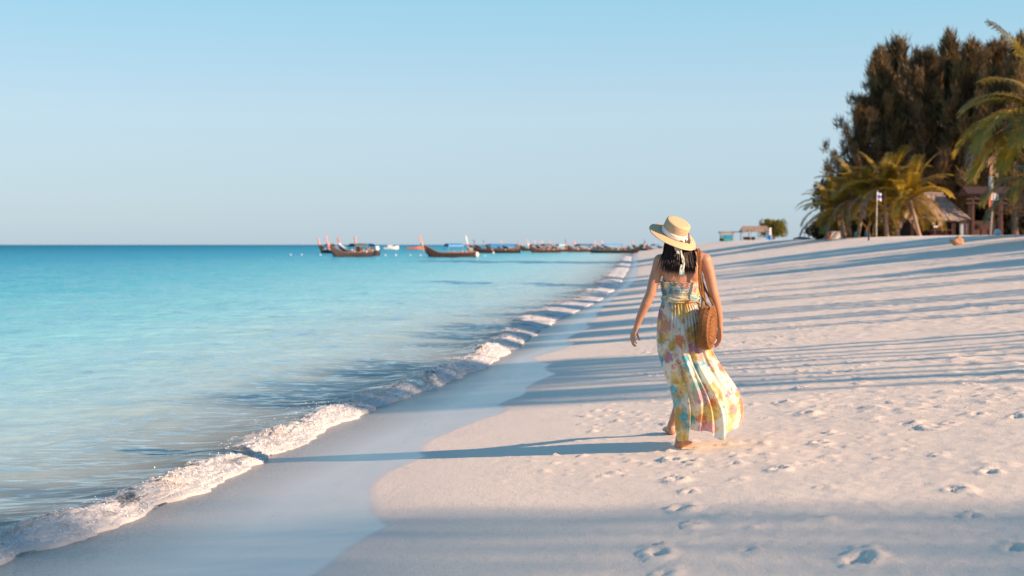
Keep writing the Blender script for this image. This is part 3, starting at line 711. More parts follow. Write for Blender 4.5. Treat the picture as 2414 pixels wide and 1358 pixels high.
# straw hat ----------------------------------------------------------
t = NT('straw'); co = t.co()
sepx = t.n('ShaderNodeSeparateXYZ', inp={'Vector': co}); rad = t.math('SQRT', t.math('ADD', t.math('MULTIPLY', sepx.outputs[0], sepx.outputs[0]), t.math('MULTIPLY', sepx.outputs[1], sepx.outputs[1])))
ringw = t.math('SINE', t.math('MULTIPLY', t.math('ADD', rad, t.math('MULTIPLY', sepx.outputs[2], 1.0)), 620.0))
braid = t.noise(co, 260, 2, .6); tone = t.noise(co, 30, 3, .6)
col = t.mix(tone, (.58, .42, .24), (.68, .52, .32)); col = t.mix(t.math('MULTIPLY', t.ramp(ringw, [(.0, 1), (.35, 0)]), .30), col, (.42, .25, .11)); col = t.mix(t.math('MULTIPLY', t.ramp(braid, [(.35, 1), (.5, 0)]), .35), col, (.50, .30, .13))
M['straw'] = t.done(t.pbr(Base_Color=col, Roughness=.7, Normal=t.bump(t.math('ADD', ringw, t.math('MULTIPLY', braid, 1.6)), .45, .003)))
t = NT('white_ribbon'); co = t.co(); M['ribbon'] = t.done(t.pbr(Base_Color=t.mix(t.noise(co, 40, 3, .6), (.76, .73, .70), (.84, .81, .78)), Roughness=.5, Sheen_Weight=.3))
axh = Vector((.33, -.42, .85)).normalized()
hb = W(1587.5, 553.5, -.005)
hat = empty('straw_hat', hb); hat.rotation_euler = axh.to_track_quat('Z', 'Y').to_euler()
def ringed(prof, name, mat, n=96, wob=0.0, seed=0):
    v, f = [], []
    for i, (r, z) in enumerate(prof):
        for k in range(n):
            a = 2 * math.pi * k / n; w_ = wob * (math.sin(2 * a + seed) + .5 * math.sin(3 * a + 1.3)) * max(0, (r - .095) / .09)
            v.append((r * 1.0 * math.cos(a), r * 1.04 * math.sin(a), z + w_))
    for i in range(len(prof) - 1):
        for k in range(n): k2 = (k + 1) % n; f.append((i * n + k, i * n + k2, (i + 1) * n + k2, (i + 1) * n + k))
    me = bpy.data.meshes.new(name); me.from_pydata(v, [], f); me.update(); shade_smooth(me)
    return link(name, me, mat, hat)
ringed([(.093, -.004), (.094, .03), (.0935, .07), (.0915, .100), (.088, .1085), (.082, .1125), (.06, .1145), (.03, .115), (.001, .115)], 'crown', M['straw'])
ringed([(.0925, -.002), (.0955, .003), (.12, .001), (.15, -.004), (.178, -.011), (.1815, -.013), (.1815, -.016), (.178, -.0155), (.15, -.008), (.12, -.0035), (.0925, -.006)], 'brim', M['straw'], wob=.006, seed=.6)
band = ringed([(.0935, .004), (.0962, .006), (.0968, .018), (.0968, .030), (.0962, .041), (.0935, .043)], 'band', M['ribbon'])
mb = MB()
for i, (a0, a1, zz, ww) in enumerate(((-1.75, -1.12, .016, .009), (-1.18, -.72, .018, .012), (-1.50, -1.05, .006, .008))):
    pts = []
    for j in range(8):
        a = a0 + (a1 - a0) * j / 7; pts.append((math.cos(a) * (.1005 + .004 * math.sin(j * .9)), math.sin(a) * 1.04 * (.1005 + .004 * math.sin(j * .9)), zz + .004 * math.sin(j * .8 + i)))
    ribbon(mb, pts, [ww * (.55 + .45 * math.sin(math.pi * min(1, j / 6))) for j in range(8)], Vector((0, 0, 1)), .0014)
mb.box((math.cos(-1.15) * .1035, math.sin(-1.15) * 1.04 * .1035, .018), (.013, .012, .024), Matrix.Rotation(-1.15, 3, 'Z'))
bow = mb.build('bow', M['ribbon'], hat, True)
tag(hat, 'straw boater hat with a white ribbon band, tilted on her head', 'hat')

# round woven shoulder bag ---------------------------------------------
t = NT('woven_rattan'); co = t.co(); n1 = t.noise(co, 60, 4, .7); n2 = t.noise(co, 240, 2, .6)
col = t.mix(t.ramp(n1, [(.3, 0), (.7, 1)]), (.20, .075, .016), (.40, .17, .042)); col = t.mix(t.math('MULTIPLY', n2, .5), col, (.09, .03, .008))
M['rattan'] = t.done(t.pbr(Base_Color=col, Roughness=.65, Normal=t.bump(t.math('ADD', n2, n1), .5, .004)))
M['lining'] = plain('bag_lining', (.03, .012, .006), .9, .3, 20)  # near black: the dark inside the openwork holes put into the lining colour
bc = W(1668, 771, -.115); RB = .158; TH = .031
bag = empty('woven_bag', bc); fn = Vector((.92, -.36, -.05)).normalized()          # outward normal of the bag's round face
bag.rotation_euler = fn.to_track_quat('Z', 'Y').to_euler()
Rb = fn.to_track_quat('Z', 'Y').to_matrix(); up_l = Rb.inverted() @ Vector((0, 0, 1)); a_up = math.atan2(up_l.y, up_l.x)
def cord(mb, pts, r, n=6): mb.tube(pts, r, n)
def ring_pts(r, z, a0=0, a1=2 * math.pi, n=60, wob=0, wn_=0): return [((r + wob * math.sin(wn_ * (a0 + (a1 - a0) * i / n))) * math.cos(a0 + (a1 - a0) * i / n), (r + wob * math.sin(wn_ * (a0 + (a1 - a0) * i / n))) * math.sin(a0 + (a1 - a0) * i / n), z) for i in range(n + 1)]
for sgn in (1, -1):
    mb = MB()
    z0 = sgn * TH
    for r in (.010, .020, .030, .040): cord(mb, ring_pts(r, z0 + sgn * .010, n=28), .0055, 5)
    for r in (.070, .077, .126, .134, .142, .149, .155): cord(mb, ring_pts(r, z0 + sgn * (.008 - .012 * max(0, (r - .12) / .05)), n=110, wob=.0012, wn_=60), .0042, 4)
    npet = 18
    for k in range(npet):                         # openwork: leaf-shaped loops round the centre, lattice further out
        a = 2 * math.pi * k / npet; da_ = math.pi / npet * .8
        pts = [(.043 * math.cos(a), .043 * math.sin(a), z0 + sgn * .009), (.058 * math.cos(a - da_), .058 * math.sin(a - da_), z0 + sgn * .009), (.072 * math.cos(a), .072 * math.sin(a), z0 + sgn * .009), (.058 * math.cos(a + da_), .058 * math.sin(a + da_), z0 + sgn * .009), (.043 * math.cos(a), .043 * math.sin(a), z0 + sgn * .009)]
        cord(mb, pts, .0046, 5)
    nz_ = 20
    for k in range(nz_):
        a = 2 * math.pi * k / nz_; b_ = a + 2 * math.pi / nz_
        cord(mb, [(.079 * math.cos(a), .079 * math.sin(a), z0 + sgn * .008), (.124 * math.cos(b_), .124 * math.sin(b_), z0 + sgn * .006)], .0046, 5)
        cord(mb, [(.079 * math.cos(b_), .079 * math.sin(b_), z0 + sgn * .008), (.124 * math.cos(a), .124 * math.sin(a), z0 + sgn * .006)], .0046, 5)
    mb.build('woven_face', M['rattan'], bag, True)
    mb = MB(); mb.lathe([(.001, z0 + sgn * .001), (.150, z0 + sgn * .001)], 48); mb.build('lining', M['lining'], bag)
mb = MB(); gap = math.radians(34)                  # gusset of stacked cords, open along the top
for i in range(15):
    z = -TH + 2 * TH * i / 14; cord(mb, ring_pts(RB + .004 - .004 * abs(i - 7) / 7, z, a_up + gap, a_up + 2 * math.pi - gap, 200, .0022 * (1 if i % 2 else -1), 110), .0040, 4)
mb.build('gusset', M['rattan'], bag, True)
def to_bag(w): return Rb.inverted() @ (Vector(w) - bc)
for (px0, py0, px1, py1, dy0, dy1, pz) in ((1645, 590, 1657, 722, -.055, -.135, TH), (1649, 590, 1668, 722, -.05, -.15, -TH), (1641, 594, 1641, 668, -.02, -.105, None)):
    if pz is None: continue
    mb = MB(); path = []
    end_side = 1 if pz > 0 else -1
    e_loc = Vector((math.cos(a_up + gap * .8 * 1) * RB * .97, math.sin(a_up + gap * .8) * RB * .97, pz)); e2_loc = Vector((math.cos(a_up - gap * .8) * RB * .97, math.sin(a_up - gap * .8) * RB * .97, pz))
    top = [W(1641 + (4 if pz < 0 else 0), 592, .0), W(1643 + (4 if pz < 0 else 0), 588, -.02), W(1645 + (4 if pz < 0 else 0), 590, -.055)]
    A_ = bc + Rb @ e_loc; B_ = bc + Rb @ e2_loc
    near, farp = (A_, B_) if A_.y < B_.y else (B_, A_)
    back_mid = [W(1648 + (3 if pz < 0 else 0), 640, -.105), W(1652 + (4 if pz < 0 else 0), 690, -.125)]
    chain = [near, *back_mid[::-1], *top[::-1], W(1645 + (3 if pz < 0 else 0), 600, .07), W(1655, 660, .02 if pz < 0 else .05), farp]
    # resample smoothly and lay a two-strand plait along it
    P_ = np.array([tuple(c) for c in chain]); ts = np.concatenate([[0], np.cumsum(np.linalg.norm(np.diff(P_, axis=0), axis=1))]); n_ = 190; tt = np.linspace(0, ts[-1], n_)
    C_ = np.stack([smooth_interp(tt, ts, P_[:, k]) for k in range(3)], -1)
    for st in range(2):
        pts = []
        for i in range(n_):
            a = tt[i] * 190 + st * math.pi; d = C_[min(i + 1, n_ - 1)] - C_[max(i - 1, 0)]; d = Vector(d).normalized(); s_ = d.cross(Vector((0, 1, .1))).normalized(); nn = d.cross(s_)
            pts.append(to_bag(Vector(C_[i]) + s_ * .0048 * math.cos(a) + nn * .0035 * math.sin(a)))
        mb.tube(pts, .0052, 5)
    mb.build('strap', M['rattan'], bag, True)
tag(bag, 'round brown woven shoulder bag with plaited straps on her right side', 'bag')

# ------------------------------------------------------------------ trees
M['bark'] = plain('bark', (.17, .115, .085), .9, .35, 9, bump=.6, bscale=25)
M['palm_bark'] = plain('palm_bark', (.30, .22, .165), .9, .3, 7, bump=.6, bscale=18)
M['casu'] = leaf_mat('casuarina_needles', (.10, .072, .028), (.275, .185, .07), .35, .34)
M['casu2'] = leaf_mat('casuarina_needles_dark', (.07, .052, .024), (.22, .14, .058), .35, .34)
M['frond'] = leaf_mat('palm_frond', (.12, .092, .012), (.42, .28, .022), 1.1, .35, .45)
M['frond_dry'] = leaf_mat('palm_frond_dry', (.26, .17, .11), (.40, .28, .19), .9, .2, .7)
M['shrub'] = leaf_mat('shrub_leaves', (.06, .058, .016), (.20, .16, .03), .7, .3)
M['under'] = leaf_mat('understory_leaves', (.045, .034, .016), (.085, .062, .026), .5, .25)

def blades(rng, cen, dirs, length, width, jit, k):
    """k thin tapering leaf blades round every centre; returns verts, quads"""
    n = len(cen); c = np.repeat(cen, k, 0); d = np.repeat(dirs, k, 0) + rng.randn(n * k, 3) * jit
    d /= np.linalg.norm(d, axis=1, keepdims=True) + 1e-9
    c = c + rng.randn(n * k, 3) * length * .28
    L = length * (.55 + .8 * rng.rand(n * k, 1)); w = width * (.6 + .8 * rng.rand(n * k, 1))
    s = np.cross(d, rng.randn(n * k, 3)); s /= np.linalg.norm(s, axis=1, keepdims=True) + 1e-9
    a = c - s * w * .35; b = c + s * w * .35; m = c + d * L * .45
    v = np.stack([c - s * w * .2, m - s * w * .5, c + d * L, m + s * w * .5], 1).reshape(-1, 3)
    f = np.arange(n * k * 4).reshape(-1, 4)
    return v, f
def casuarina_meshes(seed, h, base, rad, nl=80, ncl=15, k=12, bl=.55, bw=.085, tr=.26, wig=1.0, tap=.93, ntop=12):
    rng = np.random.RandomState(seed); rd = random.Random(seed); mb = MB()
    bend = rng.randn(2) * h * .02
    def tp(u): return Vector((bend[0] * u * u * wig + .25 * wig * math.sin(u * 5 + seed), bend[1] * u * u * wig + .2 * wig * math.sin(u * 4.1 + seed * 2), h * u))
    mb.tube([tp(i / 14) for i in range(15)], [max(.02, tr * (1 - tap * (i / 14)) * (1.35 if i == 0 else 1)) for i in range(15)], 9)
    cen, dr = [], []
    for i in range(nl):
        u = base / h + (1 - base / h) * ((i + rng.rand()) / nl) ** .9; u = min(u, .985)
        uu = (u - base / h) / (1 - base / h)
        prof = (.55 + .45 * math.sin(min(uu * 2.3 + .5, 3.0))) * (1 - uu ** 2.4 * .80)
        L = rad * prof * (.34 + .82 * rng.rand() ** 1.4) + .35; az = i * 2.4 + rng.randn() * .5; el = math.radians(10 + 46 * uu + 15 * rng.randn())
        p0 = tp(u); pts = []
        for j in range(5):
            q = j / 4; e = el + q * .45; pts.append(p0 + Vector((math.cos(az) * math.cos(e), math.sin(az) * math.cos(e), math.sin(e))) * L * q)
        mb.tube(pts, [max(.012, tr * .28 * (1 - u * .6) * (1 - .8 * j / 4)) for j in range(5)], 5)
        for j in range(int(ncl * (.5 + .7 * prof))):
            q = .15 + .9 * rng.rand() ** .75; a = Vector(pts[min(int(q * 4), 3)]).lerp(pts[min(int(q * 4) + 1, 4)], min(q * 4 - int(q * 4), 1)) if q < 1 else Vector(pts[4])
            cen.append(tuple(a + Vector(rng.randn(3)) * .20)); dr.append((math.cos(az) * .55, math.sin(az) * .55, .75 + .5 * uu))
        for j in range(3): cen.append(tuple(pts[4] + Vector((0, 0, .25 * j)))); dr.append((math.cos(az) * .25, math.sin(az) * .25, 1.2))
    top = tp(1.0)
    for j in range(ntop): cen.append(tuple(tp(.93 + .075 * rng.rand()) + Vector(rng.randn(3)) * .1)); dr.append((0, 0, 1.3))
    v, f = blades(rng, np.array(cen), np.array(dr), bl, bw, .34, k)
    tm = bpy.data.meshes.new('trunk'); tm.from_pydata(mb.v, [], mb.f); tm.update(); shade_smooth(tm)
    return tm, mesh_np('crown', v, f)
def tree_obj(name, meshes, loc, rz, sc, mats, label, cat, group):
    o = empty(name, loc, rz); o.scale = (sc, sc, sc)
    for nm, me_, m_ in (('trunk', meshes[0], mats[0]), ('crown', meshes[1], mats[1])):
        c = bpy.data.objects.new(nm, me_); COL.objects.link(c); c.parent = o
        if not me_.materials: me_.materials.append(m_)
        c.material_slots[0].link = 'OBJECT'; c.material_slots[0].material = m_
    tag(o, label, cat, group); return o
CAS = [casuarina_meshes(21, 18, 2.2, 6.6, 66, 13, 20, .85, .085), casuarina_meshes(22, 18, 2.5, 5.4, 60, 13, 20, .85, .085), casuarina_meshes(23, 18, 2.0, 6.0, 64, 13, 20, .85, .085)]
for i, (px, ty, Y, k, lab) in enumerate([
        (2035, 235, 129, 0, 'lower dark casuarina at the seaward edge of the grove'),
        (2078, 128, 131, 2, 'casuarina with twin feathery tips, leftmost of the tall ones'),
        (2128, 92, 136, 1, 'tall slender casuarina right of the twin tipped leftmost one'),
        (2182, 128, 128, 0, 'broad casuarina standing right behind the thatched hut'),
        (2232, 92, 134, 2, 'casuarina with ragged crown in the middle of the grove'),
        (2285, 98, 127, 1, 'casuarina second left of the near palm, with pointed plumes'),
        (2345, 108, 131, 0, 'dense casuarina just left of the tallest near palm frond'),
        (2398, 100, 124, 2, 'casuarina at the right picture edge behind the near palm'),
        (2455, 92, 126, 1, 'casuarina cut by the right picture edge, farthest right of the grove')]):
    b = onland(px, Y); h = H + (577 - ty) / F * Y - b.z
    tree_obj('casuarina_tree', CAS[k], b, i * 1.7, h / 19.4, (M['bark'], M['casu' if i % 3 else 'casu2']), lab, 'tree', 'casuarina trees behind the beach')
# dark undergrowth closing the view below the grove
def shrub_meshes(seed, rx, ry, rz, n, leaf, zc, trunk_h):
    rng = np.random.RandomState(seed); mb = MB()
    d = rng.randn(n, 3); d /= np.linalg.norm(d, axis=1, keepdims=True); r = .55 + .45 * rng.rand(n, 1) ** .5
    lump = 1 + .28 * np.sin(d[:, :1] * 5 + seed) * np.cos(d[:, 2:] * 4 + seed * 2) + .18 * np.sin(d[:, 1:2] * 9 + seed)
    c = d * r * lump * np.array([rx, ry, rz]) + np.array([0, 0, zc]); c[:, 2] = np.maximum(c[:, 2], .15)
    v, f = blades(rng, c, d * .6 + np.array([0, 0, .2]), leaf, leaf * .55, .7, 5)
    for j in range(5):
        a = j * 1.3 + seed; mb.tube([(0.1 * math.cos(a), .1 * math.sin(a), 0), (.25 * rx * math.cos(a), .25 * ry * math.sin(a), zc * .6), (.55 * rx * math.cos(a), .55 * ry * math.sin(a), zc + rz * .3)], [trunk_h, trunk_h * .7, trunk_h * .3], 6)
    tm = bpy.data.meshes.new('stem'); tm.from_pydata(mb.v, [], mb.f); tm.update()
    return tm, mesh_np('foliage', v, f)
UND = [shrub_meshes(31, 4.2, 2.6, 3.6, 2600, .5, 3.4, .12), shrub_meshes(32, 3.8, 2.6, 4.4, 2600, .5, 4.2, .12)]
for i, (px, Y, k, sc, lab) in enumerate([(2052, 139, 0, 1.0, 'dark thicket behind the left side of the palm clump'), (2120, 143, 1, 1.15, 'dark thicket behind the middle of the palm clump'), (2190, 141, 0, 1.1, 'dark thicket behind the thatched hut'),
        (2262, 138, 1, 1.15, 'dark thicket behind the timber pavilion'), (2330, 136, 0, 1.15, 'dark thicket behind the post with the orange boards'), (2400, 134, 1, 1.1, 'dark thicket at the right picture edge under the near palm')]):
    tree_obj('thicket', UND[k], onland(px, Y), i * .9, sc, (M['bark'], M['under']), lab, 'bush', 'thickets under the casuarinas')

# palms: every frond is a part
def frond_mesh(seed, L, el, droop, n=44, ll=.85, dry=False):
    rng = np.random.RandomState(seed); mb = MB(); ns = 16; p = Vector((0, 0, 0)); pts = [p.copy()]; dirs = []
    for i in range(ns):
        s = (i + .5) / ns; e = el - droop * s ** 1.35; d = Vector((math.cos(e), .05 * math.sin(3 * s + seed), math.sin(e))).normalized(); p = p + d * L / ns; pts.append(p.copy()); dirs.append(d)
    dirs.append(dirs[-1])
    mb.tube(pts, [.035 * L / 3.5 * (1 - .88 * i / ns) for i in range(ns + 1)], 5)
    for j in range(n):
        s = .10 + .90 * (j + .5) / n; x = s * ns; i = min(int(x), ns - 1); q = pts[i].lerp(pts[i + 1], x - i); d = dirs[i]
        l = ll * (.35 + .65 * math.sin(math.pi * min(1, .12 + s * .86))) * (.8 + .35 * rng.rand())
        side = d.cross(Vector((0, 0, 1))).normalized() if abs(d.z) < .98 else Vector((0, 1, 0)); upv = side.cross(d)
        for sg in (-1, 1):
            if dry and rng.rand() < .18: continue
            g = (.55 if not dry else 1.4) + .45 * rng.rand()
            d0 = (side * sg * .85 + d * (.55 + .2 * rng.rand()) + upv * .25 - Vector((0, 0, .18 * g))).normalized(); d1 = (d0 - Vector((0, 0, .75 * g))).normalized()
            a = q; b_ = q + d0 * l * .5; c = b_ + d1 * l * .5; wv_ = d.cross(d0).cross(d0).normalized() * .034 * (1 if not dry else .7); b0 = len(mb.v)
            mb.v += [tuple(a - wv_ * .5), tuple(a + wv_ * .5), tuple(b_ + wv_), tuple(b_ - wv_), tuple(c)]; mb.f += [(b0, b0 + 1, b0 + 2, b0 + 3), (b0 + 3, b0 + 2, b0 + 4)]
    me_ = bpy.data.meshes.new('frond'); me_.from_pydata(mb.v, [], mb.f); me_.update(); return me_
FR = [frond_mesh(1, 3.7, 1.35, .75), frond_mesh(2, 3.8, 1.0, 1.25), frond_mesh(3, 3.8, .65, 1.5), frond_mesh(4, 3.6, .25, 1.5), frond_mesh(5, 3.3, -.25, 1.0), frond_mesh(6, 3.4, .1, 1.75, dry=True), frond_mesh(7, 3.2, -.5, .9, dry=True)]
for k_, f_ in enumerate(FR): f_.materials.append(M['frond'] if k_ < 5 else M['frond_dry'])
M['frond_bright'] = leaf_mat('sunlit_palm_frond', (.30, .20, .014), (.60, .38, .02), .9, .4, .4)  # sunlight put into the colour: a brighter, yellower copy of the frond leaf
def palm(base, top, seed, nf, fs, label, group, extra=(), tr=.15, dryp=.12, bright=0):
    rd = random.Random(seed); base = Vector(base); top = Vector(top); o = empty('palm_tree', base); d = top - base; mb = MB(); pts, rad = [], []
    m = 22; bow = Vector((rd.uniform(-.2, .2), rd.uniform(-.2, .2), 0)) * d.length * .25
    for i in range(m * 2 + 1):
        u = i / (m * 2); pts.append(d * u + bow * math.sin(math.pi * u)); rad.append(tr * (1.25 - .45 * u) * (1.07 if i % 2 else .95) * (1.35 if i == 0 else 1))
    mb.tube(pts, rad, 9); mb.build('trunk', M['palm_bark'], o, True)
    c = 0; fl = []
    for j in range(nf):
        u = (j + .5) / nf; k = 0 if u < .16 else 1 if u < .4 else 2 if u < .65 else 3 if u < .85 else 4
        if u > .6 and rd.random() < dryp * 3: k = 5 if u < .85 else 6
        fl.append((k, j * 2.4 + rd.uniform(-.3, .3), fs * rd.uniform(.85, 1.12), rd.uniform(-.12, .12)))
    for (k, az, s, rl) in fl + list(extra):
        f_ = bpy.data.objects.new('frond', FR[k]); COL.objects.link(f_); f_.parent = o; f_.location = d + Vector((math.cos(az), math.sin(az), 0)) * .06
        f_.rotation_euler = (rl, 0, az); f_.scale = (s, s, s)
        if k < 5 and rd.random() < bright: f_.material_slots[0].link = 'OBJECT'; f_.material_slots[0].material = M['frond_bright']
    tag(o, label, 'tree', group); return o
pi = math.pi
nb = onland(2475, 56); palm(nb, P(2468, 272, 56), 3, 8, 1.2, 'near coconut palm cut by the right edge, fronds arching into the picture', 'coconut palms',
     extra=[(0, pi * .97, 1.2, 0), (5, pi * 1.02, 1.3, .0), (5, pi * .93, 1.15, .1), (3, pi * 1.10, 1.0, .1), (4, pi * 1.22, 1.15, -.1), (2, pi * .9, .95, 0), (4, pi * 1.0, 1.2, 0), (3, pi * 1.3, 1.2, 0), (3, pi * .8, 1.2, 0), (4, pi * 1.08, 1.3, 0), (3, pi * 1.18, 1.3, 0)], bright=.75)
nb2 = onland(2470, 66); palm(nb2, P(2452, 425, 66), 9, 15, .95, 'low coconut palm under the near palm at the right edge', 'coconut palms', extra=[(4, pi, 1, 0), (3, pi * 1.1, 1, 0), (6, pi * .9, 1, 0)])
for i, (bx, Y, tx, ty, nf, fs, lab) in enumerate([
        (2092, 107, 2086, 452, 27, 1.12, 'tallest palm in the middle of the beach palm clump'),
        (2168, 105, 2146, 470, 25, 1.02, 'palm with leaning trunk on the right of the clump beside the hut'),
        (2022, 109, 2032, 470, 24, 1.02, 'palm left of the flagpole in the beach clump'),
        (1992, 111, 1988, 492, 22, .98, 'second palm from the sea in the beach clump'),
        (1948, 115, 1962, 498, 20, .9, 'outermost palm of the clump, on the seaward side'),
        (2118, 112, 2112, 492, 20, .95, 'small palm at the back of the beach clump')]):
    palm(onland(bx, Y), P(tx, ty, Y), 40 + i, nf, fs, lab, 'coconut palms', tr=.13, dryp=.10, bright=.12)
SHR = [shrub_meshes(51, 1.5, 1.2, .9, 900, .2, 1.0, .05), shrub_meshes(52, 1.2, 1.0, .8, 900, .2, .95, .05)]
for i, (px, Y, k, sc, lab) in enumerate([(1975, 119, 0, 1.1, 'leafy shrub behind the white box at the palm clump'), (2032, 117, 1, 1.2, 'leafy shrub left of the flagpole among the palm trunks'), (2085, 119, 0, 1.1, 'leafy shrub right of the flagpole among the palm trunks'), (1930, 121, 1, .8, 'small dark shrub at the seaward end of the clump')]):
    tree_obj('leafy_shrub', SHR[k], onland(px, Y), i * 1.9, sc, (M['bark'], M['shrub']), lab, 'bush', 'shrubs among the palms')
TR = shrub_meshes(61, 2.3, 2.0, 1.35, 1700, .24, 2.1, .14)
tree_obj('round_tree', TR, onland(1822, 238), .4, 1.0, (M['bark'], leaf_mat('yellow_green_leaves', (.10, .11, .012), (.26, .23, .02), .6, .3)), 'round yellow green tree beside the far beach shelter', 'tree', None)

# tree line beyond the right edge, whose trunks lay the long shadows over the sand
BARE = [casuarina_meshes(71, 13, 11.6, .8, 4, 6, 6, .6, .10, .21, .3, .45, 7), casuarina_meshes(72, 13, 11.8, .7, 4, 6, 5, .6, .10, .15, .3, .45, 6), casuarina_meshes(73, 13, 11.5, .9, 5, 6, 6, .6, .10, .28, .3, .45, 8), casuarina_meshes(74, 13, 12.2, .35, 2, 2, 3, .4, .10, .10, .4, .45, 2)]
TA = math.tan(SUN_AZ); rt_ = random.Random(12)
def cval(px, py): g = ground_at(px, py); return g.y + g.x * TA
def to_shore(c, xt, over=.25):
    """height factor of a 13 m tree whose shadow just reaches the water's edge"""
    xe = float(XS(c)) + over; xe = float(XS(c - xe * TA)) + over
    return ((xt - xe) / math.cos(SUN_AZ) * math.tan(SUN_EL) - float(GZ(xt, c - xt * TA))) / 13
def bare(c, xt, k, sc):
    y = c - xt * TA
    if xt < .375 * y + 2.0: return
    tree_obj('casuarina_tree', BARE[k], (xt, y, float(GZ(xt, y))), rt_.random() * 6, sc, (M['bark'], M['casu']), 'slim casuarina in the grove past the right picture edge, its shadow striping the sand', 'tree', 'casuarinas past the right edge')
for y0, y1, k in ((888, 893, 2), (901, 903, 1), (875, 877, 1), (861, 864, 1), (842, 846, 0), (831, 833, 1), (794, 806, 0), (815, 817, 1), (823, 825, 1), (744, 752, 0), (722, 734, 0), (697, 713, 0), (667, 679, 0), (649, 656, 0), (636, 640, 0), (613, 626, 0), (597, 605, 2), (584, 590, 2), (572, 576, 2)):
    c0, c1 = cval(2200, y1), cval(2200, y0); n_ = min(6, max(1, round((c1 - c0) / .40)))
    for j in range(n_):
        cc_ = c0 + (c1 - c0) * (j + .5) / n_ + rt_.uniform(-.06, .06); x_ = rt_.uniform(27.2, 30.0)
        bare(cc_, x_, k, min(.84, to_shore(cc_, x_, rt_.uniform(-.3, .7))))
# a deeper stand of near-bare trunks, unseen, spaced for soft shade on the near sand
for j in range(14):
    cc_ = 2.9 + .42 * j + rt_.uniform(-.06, .06); x_ = rt_.uniform(52, 62); bare(cc_, x_, 3, to_shore(cc_, x_, rt_.uniform(.2, 1.0)))
for i, (c, xt, sc) in enumerate(((31, 31, .62), (36.5, 30.5, .75), (41, 31, .6), (47, 31, .8), (53.5, 31, .7), (60, 31, .85), (66.5, 31.5, .8), (72, 31.5, .75), (79, 32, .9), (86, 34, .9))):
    y = c - xt * TA
    if abs(c - cval(2257, 577)) < 4: continue
    tree_obj('thicket', UND[i % 2], (xt, y, float(GZ(xt, y))), i * 1.1, sc, (M['bark'], M['under']), 'dark bush on the berm past the right picture edge, shading the upper sand', 'bush', 'bushes past the right edge')

# ------------------------------------------------------------------ huts and things on the upper beach
t = NT('thatch'); co = t.co(); n1 = t.noise(t.mapping(co, (1, 1, .25)), 14, 4, .7); n2 = t.noise(co, 2.2, 3, .6)
col = t.mix(t.ramp(n1, [(.3, 0), (.7, 1)]), (.20, .15, .125), (.44, .34, .28)); col = t.mix(t.math('MULTIPLY', t.ramp(n2, [(.45, 0), (.65, 1)]), .6), col, (.16, .14, .15))
M['thatch'] = t.done(t.pbr(Base_Color=col, Roughness=.95, Normal=t.bump(n1, .8, .05)))
M['wood_dark'] = plain('dark_timber', (.045, .022, .018), .8, .3, 5, bump=.3)
M['wood_red'] = plain('red_brown_timber', (.06, .020, .016), .75, .3, 5, bump=.3)  # red brown, darkened further to carry the pavilion's shade in the colour
M['wood_grey'] = plain('weathered_timber', (.36, .31, .27), .85, .25, 6, bump=.4)
M['grey_blue'] = plain('grey_blue_paint', (.32, .38, .44), .6, .15)
M['teal'] = plain('teal_paint', (.03, .30, .34), .5, .2); M['blue'] = plain('blue_plastic', (.03, .20, .48), .45, .2)
M['blue_tarp'] = plain('blue_tarp', (.02, .22, .50), .5, .25, 3); M['white'] = plain('white_paint', (.78, .76, .73), .5, .08); M['offwhite'] = plain('grey_white_plastic', (.58, .57, .57), .5, .1)
M['orange'] = plain('orange_paint', (.75, .20, .06), .5, .15); M['pink'] = plain('pink_cloth', (.72, .28, .25), .7, .25, 8); M['redcloth'] = plain('red_cloth', (.62, .09, .07), .7, .25, 8)
M['hull'] = plain('stained_hull', (.032, .013, .010), .45, .35, 3); M['hull2'] = plain('dark_hull', (.035, .026, .028), .5, .35, 3); M['hull_in'] = plain('boat_inside', (.20, .095, .065), .6, .3, 4)
M['green_rail'] = plain('green_rail', (.16, .30, .28), .5, .2); M['metal'] = plain('engine_metal', (.16, .16, .17), .4, .2, 8, .6)
def thatched_roof(name, parent, x0, x1, y0, y1, ze, rx0, rx1, zr, mat, layers=6):
    mb = MB(); rng = np.random.RandomState(8); yc = (y0 + y1) / 2
    for l in range(layers):
        u0 = l / layers; u1 = (l + 1.25) / layers; lift = .05 * (layers - l) / layers + .03
        def rect(u, z_off): 
            u = min(u, .985); return [(x0 + (rx0 - x0) * u, y0 + (yc - y0) * u, ze + (zr - ze) * u + z_off), (x1 + (rx1 - x1) * u, y0 + (yc - y0) * u, ze + (zr - ze) * u + z_off), (x1 + (rx1 - x1) * u, y1 + (yc - y1) * u, ze + (zr - ze) * u + z_off), (x0 + (rx0 - x0) * u, y1 + (yc - y1) * u, ze + (zr - ze) * u + z_off)]
        lo, hi = rect(u0, lift), rect(u1, lift * .3)
        for k in range(4):
            a, b_ = Vector(lo[k]), Vector(lo[(k + 1) % 4]); c, d = Vector(hi[(k + 1) % 4]), Vector(hi[k]); n = 16
            for j in range(n):
                s0, s1 = j / n, (j + 1) / n; dz0, dz1 = [Vector((0, 0, .06 * rng.randn())) for _ in range(2)]
                mb.poly([a.lerp(b_, s0) + dz0, a.lerp(b_, s1) + dz1, d.lerp(c, s1), d.lerp(c, s0)])
    mb.tube([(rx0 - .1, yc, zr + .03), ((rx0 + rx1) / 2, yc, zr + .05), (rx1 + .1, yc, zr + .03)], [.09, .11, .09], 8)
    return mb.build(name, mat, parent)
